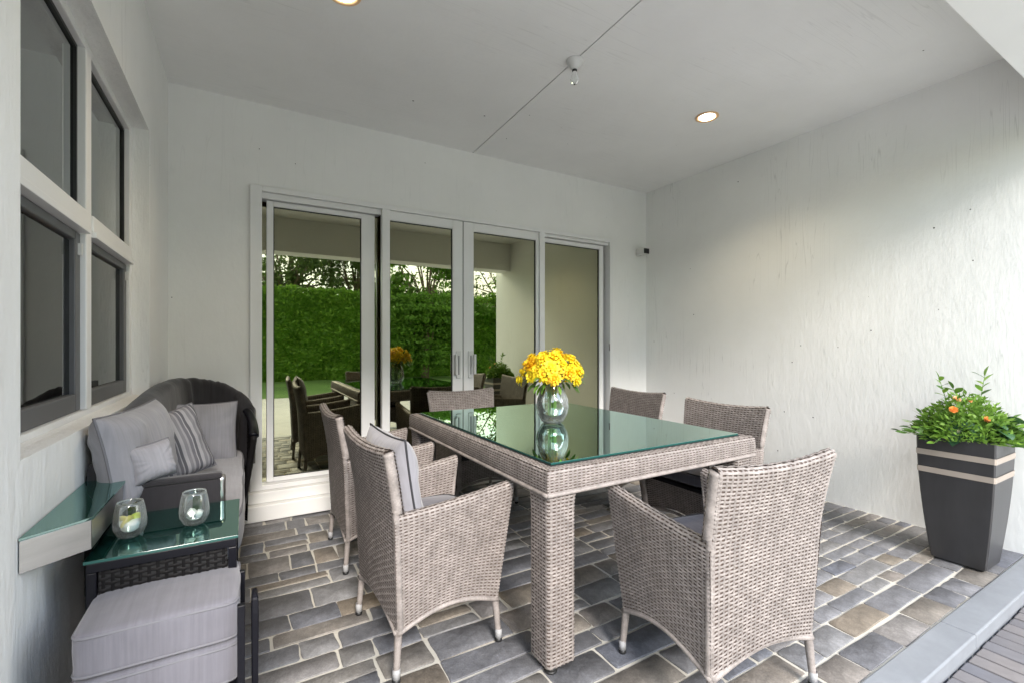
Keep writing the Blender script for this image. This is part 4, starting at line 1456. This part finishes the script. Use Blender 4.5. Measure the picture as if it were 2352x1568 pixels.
# rim and inner lip
w = pw(PH); wi = w - 0.028
V = [(-w, -w, PH), (w, -w, PH), (w, w, PH), (-w, w, PH), (-wi, -wi, PH + .001), (wi, -wi, PH + .001), (wi, wi, PH + .001), (-wi, wi, PH + .001),
     (-wi, -wi, PH - .05), (wi, -wi, PH - .05), (wi, wi, PH - .05), (-wi, wi, PH - .05)]
F = [(i, (i + 1) % 4, 4 + (i + 1) % 4, 4 + i) for i in range(4)] + [(4 + i, 4 + (i + 1) % 4, 8 + (i + 1) % 4, 8 + i) for i in range(4)]
mb.add(V, F)
auto(mb.build('pot', M['planter'], pt), 30)
for z0, z1 in ((0.579, 0.609), (0.484, 0.514)):
    b = sq(MB(), np.linspace(z0, z1, 4), 0.0025)
    for z, fl_ in ((z0, 1), (z1, 0)):
        pass
    auto(b.build('band', M['band'], pt), 30)
bx('foot', (-0.098, 0.098, -0.098, 0.098, 0.008, 0.0175), M['rubber'], pt)
bx('soil', (-wi, wi, -wi, wi, PH - 0.06, PH - 0.03), M['soil'], pt)

pp = thing('potted_plant', 'mixed green foliage with apricot blooms filling the charcoal planter', 'plant', (PX, PY, PH - 0.035))
V, F = leaf_shape(0.060, 0.030, 0.2, 5); L_small = MB().add(V, F)
V, F = leaf_shape(0.115, 0.088, 0.35, 6); L_broad = MB().add(V, F)
V, F = leaf_shape(0.085, 0.034, 0.3, 5); L_mid = MB().add(V, F)
def put(first, mbld, m_, pos, dirn, s, up=(0, 0, 1)):
    if first is None:
        o = mbld.build('leaf', m_, pp)
        first = o
    else:
        o = first.copy()
        COL.objects.link(o)
        o.parent = pp
    o.location = pos
    y_ = Vector(dirn).normalized()
    x_ = y_.cross(Vector(up))
    if x_.length < 1e-3:
        x_ = Vector((1, 0, 0))
    x_.normalize()
    z_ = x_.cross(y_)
    o.rotation_euler = Matrix((x_, y_, z_)).transposed().to_euler()
    o.rotation_euler.rotate_axis('Y', random.uniform(-.6, .6))
    o.scale = (s, s, s)
    return first
fa = fb = fc = None
stems = MB()
# leafy shoots: direction (x,y,z) and length
shoots = []
for i in range(40):
    ph = random.uniform(0, 2 * PI)
    el = random.uniform(0.05, 1.05)
    shoots.append((ph, el, random.uniform(0.13, 0.20)))
shoots += [(R(140), R(78), 0.36), (R(165), R(66), 0.33), (R(-20), R(80), 0.37), (R(155), R(18), 0.31), (R(170), R(10), 0.28), (R(135), R(14), 0.27), (R(-35), R(25), 0.26), (R(-60), R(18), 0.24)]
for ph, el, L in shoots:
    d = Vector((math.cos(ph) * math.cos(el), math.sin(ph) * math.cos(el), math.sin(el)))
    st_ = Vector((math.cos(ph) * 0.05 + random.uniform(-.04, .04), math.sin(ph) * 0.05 + random.uniform(-.04, .04), 0.0))
    path = [st_ + d * L * s + Vector((0, 0, -0.10 * L * s * s * (1 if el < 1.1 else 0))) + Vector((0, 0, 0.04 * math.sin(PI * s))) for s in np.linspace(0, 1, 6)]
    stems.tube(path, np.linspace(0.003, 0.0012, 6), 5, False)
    n = int(L / 0.034)
    for k in range(n):
        s = 0.35 + 0.65 * (k + 1) / n
        pos = st_ + d * L * s + Vector((0, 0, -0.10 * L * s * s * (1 if el < 1.1 else 0) + 0.04 * math.sin(PI * s)))
        side = d.cross(Vector((0, 0, 1)))
        side.normalize()
        dr = d * random.uniform(0.4, 0.9) + side * (1 if k % 2 else -1) * random.uniform(0.5, 1.0) + Vector((0, 0, random.uniform(-.2, .35)))
        if k == n - 1:
            dr = d + Vector((0, 0, 0.1))
        if random.random() < 0.6:
            fa = put(fa, L_small, M['pleaf'], pos, dr, random.uniform(0.65, 1.05))
        else:
            fc = put(fc, L_mid, M['pleaf'], pos, dr, random.uniform(0.55, 0.9))
stems.build('stems', M['stem'], pp)
# broad dark leaves hanging over the rim towards the camera
for i in range(26):
    ph = random.uniform(R(125), R(300))
    d = Vector((math.cos(ph), math.sin(ph), random.uniform(-0.55, 0.25)))
    pos = (math.cos(ph) * random.uniform(0.07, 0.15), math.sin(ph) * random.uniform(0.07, 0.15), random.uniform(0.03, 0.13))
    fb = put(fb, L_broad, M['broad'], pos, d, random.uniform(0.5, 1.05))
# fine grassy blades
bl_ = MB()
for i in range(520):
    ph = random.uniform(0, 2 * PI)
    el = random.uniform(0.35, 1.35)
    L = random.uniform(0.12, 0.27)
    d = Vector((math.cos(ph) * math.cos(el), math.sin(ph) * math.cos(el), math.sin(el)))
    s0 = Vector((random.uniform(-.09, .10), random.uniform(-.09, .09), 0.0))
    sd = d.cross(Vector((random.uniform(-1, 1), random.uniform(-1, 1), 0.3)))
    sd.normalize()
    Vv = []
    for k in range(5):
        s = k / 4
        c_ = s0 + d * L * s + Vector((0, 0, -0.25 * L * s * s))
        ww = 0.0046 * (1 - s ** 2) + 0.0004
        Vv += [c_ - sd * ww, c_ + sd * ww]
    bl_.add(Vv, [(2 * k, 2 * k + 1, 2 * k + 3, 2 * k + 2) for k in range(4)])
for i in range(2400):
    ph = random.uniform(0, 2 * PI)
    rr = math.sqrt(random.random())
    hx_ = 0.235 * rr * math.cos(ph) + 0.02
    hy_ = 0.21 * rr * math.sin(ph)
    hz = (0.045 + 0.20 * (1 - rr ** 2)) * random.uniform(0.45, 1.08)
    d = Vector((hx_ * 3 + random.gauss(0, .5), hy_ * 3 + random.gauss(0, .5), random.uniform(-.1, 1))).normalized()
    sd = d.cross(Vector((random.gauss(0, 1), random.gauss(0, 1), 1))).normalized()
    L, ww = random.uniform(0.020, 0.042), random.uniform(0.005, 0.010)
    c_ = Vector((hx_, hy_, hz))
    bl_.add([c_, c_ + d * L * .5 - sd * ww, c_ + d * L, c_ + d * L * .5 + sd * ww], [(0, 1, 2, 3)])
o = bl_.build('fine_foliage', M['blade'], pp)
o['kind'] = 'stuff'
# apricot blooms
def rose_mesh():
    mb = MB()
    for ring, (n, r1, h0, h1) in enumerate(((6, 0.024, 0.0, 0.012), (5, 0.017, 0.002, 0.020), (4, 0.010, 0.004, 0.024))):
        for k in range(n):
            a = 2 * PI * (k + .5 * ring) / n
            wd = r1 * 0.75
            ca, sa = math.cos(a), math.sin(a)
            pts = [(0.003, h0, -wd * .3), (0.003, h0, wd * .3), (r1 * .8, lerp(h0, h1, .6), -wd), (r1 * .8, lerp(h0, h1, .6), wd), (r1, h1, -wd * .5), (r1, h1, wd * .5)]
            mb.add([(x * ca - w_ * sa, x * sa + w_ * ca, z) for x, z, w_ in pts], [(0, 2, 3, 1), (2, 4, 5, 3)])
    return mb
ro = None
for pos, d in (((-0.13, 0.01, 0.185), (-1, -.5, .7)), ((-0.055, 0.02, 0.235), (-.6, -.8, .8)), ((-0.07, -0.10, 0.145), (-.7, -1, .5)), ((0.055, 0.0, 0.225), (-.2, -1, .8)), ((0.02, -0.12, 0.08), (-.3, -1, .2))):
    if ro is None:
        ro = rose_mesh().build('bloom', M['orange'], pp)
        o = ro
    else:
        o = ro.copy()
        COL.objects.link(o)
        o.parent = pp
    o.location = pos
    o.rotation_euler = Vector(d).to_track_quat('Z', 'Y').to_euler()
    s = random.uniform(0.6, 0.9)
    o.scale = (s, s, s)

# ------------------------------------------------------------------ garden behind the camera (seen in the glass)
def leaf_cloud(P, size, outward=None):
    n = len(P)
    a = rng.normal(size=(n, 3))
    if outward is not None:
        a = a * 0.9 + outward
    a /= np.linalg.norm(a, axis=1)[:, None]
    b = rng.normal(size=(n, 3))
    x = np.cross(a, b); x /= np.linalg.norm(x, axis=1)[:, None]
    y = np.cross(a, x)
    s = size * rng.uniform(0.6, 1.3, (n, 1))
    V = np.stack([P - x * s, P - y * s * 0.45, P + x * s, P + y * s * 0.45], 1).reshape(-1, 3)
    F = np.arange(n * 4).reshape(-1, 4)
    me = bpy.data.meshes.new('foliage')
    me.vertices.add(n * 4)
    me.vertices.foreach_set('co', V.ravel())
    me.loops.add(n * 4)
    me.loops.foreach_set('vertex_index', F.ravel().astype(np.int32))
    me.polygons.add(n)
    me.polygons.foreach_set('loop_start', (np.arange(n) * 4).astype(np.int32))
    me.polygons.foreach_set('loop_total', np.full(n, 4, dtype=np.int32))
    me.update(calc_edges=True)
    me.validate()
    return me

def foliage(P, size, m_, parent, outward=None, name='crown'):
    me = leaf_cloud(np.asarray(P), size, outward)
    me.materials.append(m_)
    o = bpy.data.objects.new(name, me)
    COL.objects.link(o)
    o.parent = parent
    return o

HY = -12.0
hg = thing('hedge', 'tall clipped green hedge along the far side of the lawn', 'hedge', (3, HY, -0.16))
N = 52000
px = rng.uniform(-16, 17, N)
pz = rng.uniform(0, 3.45, N) ** 1.0
bulge = np.array([0.32 * mnoise.noise(Vector((float(a) * 0.9, float(c) * 1.1, 0.0))) + 0.16 * mnoise.noise(Vector((float(a) * 2.6, float(c) * 2.6, 4.0))) for a, c in zip(px, pz)])
dep = -np.abs(rng.normal(0, 0.09, N))
P = np.column_stack([px, bulge + dep + 0.55, pz])
Nt = 9000
tx = rng.uniform(-16, 17, Nt)
P2 = np.column_stack([tx, rng.uniform(-0.7, 0.6, Nt), 3.42 + np.array([0.13 * mnoise.noise(Vector((float(a) * 1.7, 1.0, 0))) for a in tx]) + rng.normal(0, .06, Nt)])
foliage(np.vstack([P, P2]), 0.085, M['hedge'], hg, np.array([0, 0.35, 0.45]), 'foliage')
MB().box(-16, 17, -0.8, 0.2, 0, 3.3).build('green_core', M['hedge'], hg, False)  # filler box in leaf green, lightens the shaded gaps between leaves

def tree(name, label, x, y, h, crown, nleaf, size, lm, clumps, trunk_r=0.16, lean=0.0, group=None, zlow=0.3, gap=0.55):
    t = thing(name, label, 'tree', (x, y, -0.16), 0, group)
    tk = MB()
    top = Vector((lean, 0, h * 0.55))
    tk.tube([(0, 0, 0), (lean * .3, 0.05, h * .25), tuple(top)], [trunk_r, trunk_r * .8, trunk_r * .55], 9)
    cs = []
    for k in range(clumps):
        a = random.uniform(0, 2 * PI)
        rr = math.sqrt(random.random()) * crown
        zz = random.uniform(zlow, 1.0) * h
        fall = math.sqrt(max(0.05, 1 - ((zz / h - 0.65) / 0.5) ** 2))
        c = Vector((lean + rr * math.cos(a) * fall, rr * math.sin(a) * fall, zz))
        cs.append(c)
        b = top * random.uniform(0.6, 1.0)
        mid = (b + c) / 2 + Vector((random.uniform(-.2, .2), random.uniform(-.2, .2), 0.25))
        tk.tube([b, mid, c], [trunk_r * .32, trunk_r * .2, 0.012], 5, False)
    tk.build('trunk', M['bark'], t)
    per = nleaf // clumps
    P = []
    for c in cs:
        r = random.uniform(0.6, 1.15) * crown * gap * 0.5
        q = rng.normal(size=(per, 3))
        q *= 0.62 * r
        q += 0.35 * r * np.sin(q * (7.0 / r) + rng.uniform(0, 6, 3))
        q[:, 2] *= 0.7
        P.append(q + np.array(c))
    foliage(np.vstack(P), size, lm, t, np.array([0, 0.1, 0.4]))
    return t
GT = 'trees beyond the hedge'
tree('oak_tree', 'spreading dark tree beyond the hedge with sky through its branches', 1.6, -15.5, 7.4, 2.6, 15000, 0.08, M['oak'], 40, 0.2, 0, GT, 0.42, 0.42)
tree('oak_tree', 'dark feathery tree beyond the hedge beside a gap of sky', 4.8, -16.5, 7.8, 1.9, 12000, 0.08, M['oak'], 34, 0.2, 0, GT, 0.42, 0.42)
tree('leafy_tree', 'fresh green bushy tree in front of the hedge', 6.3, -10.6, 6.6, 1.7, 24000, 0.085, M['bright_leaf'], 30, 0.16, 0.1, None, 0.12, 0.75)
tree('slender_tree', 'slender tree with bare crossing branches beside the hedge end', 9.9, -11.2, 6.2, 1.5, 2600, 0.09, M['bright_leaf'], 14, 0.10, 0.3, None, 0.35, 0.5)
tree('oak_tree', 'dark tree far left beyond the hedge', -5.5, -16.5, 8.2, 3.0, 9000, 0.09, M['oak'], 26, 0.22, 0, GT, 0.4, 0.45)
tree('oak_tree', 'dark tree far right beyond the hedge', 14.0, -17.0, 8.5, 3.0, 9000, 0.09, M['oak'], 26, 0.22, 0, GT, 0.35, 0.5)
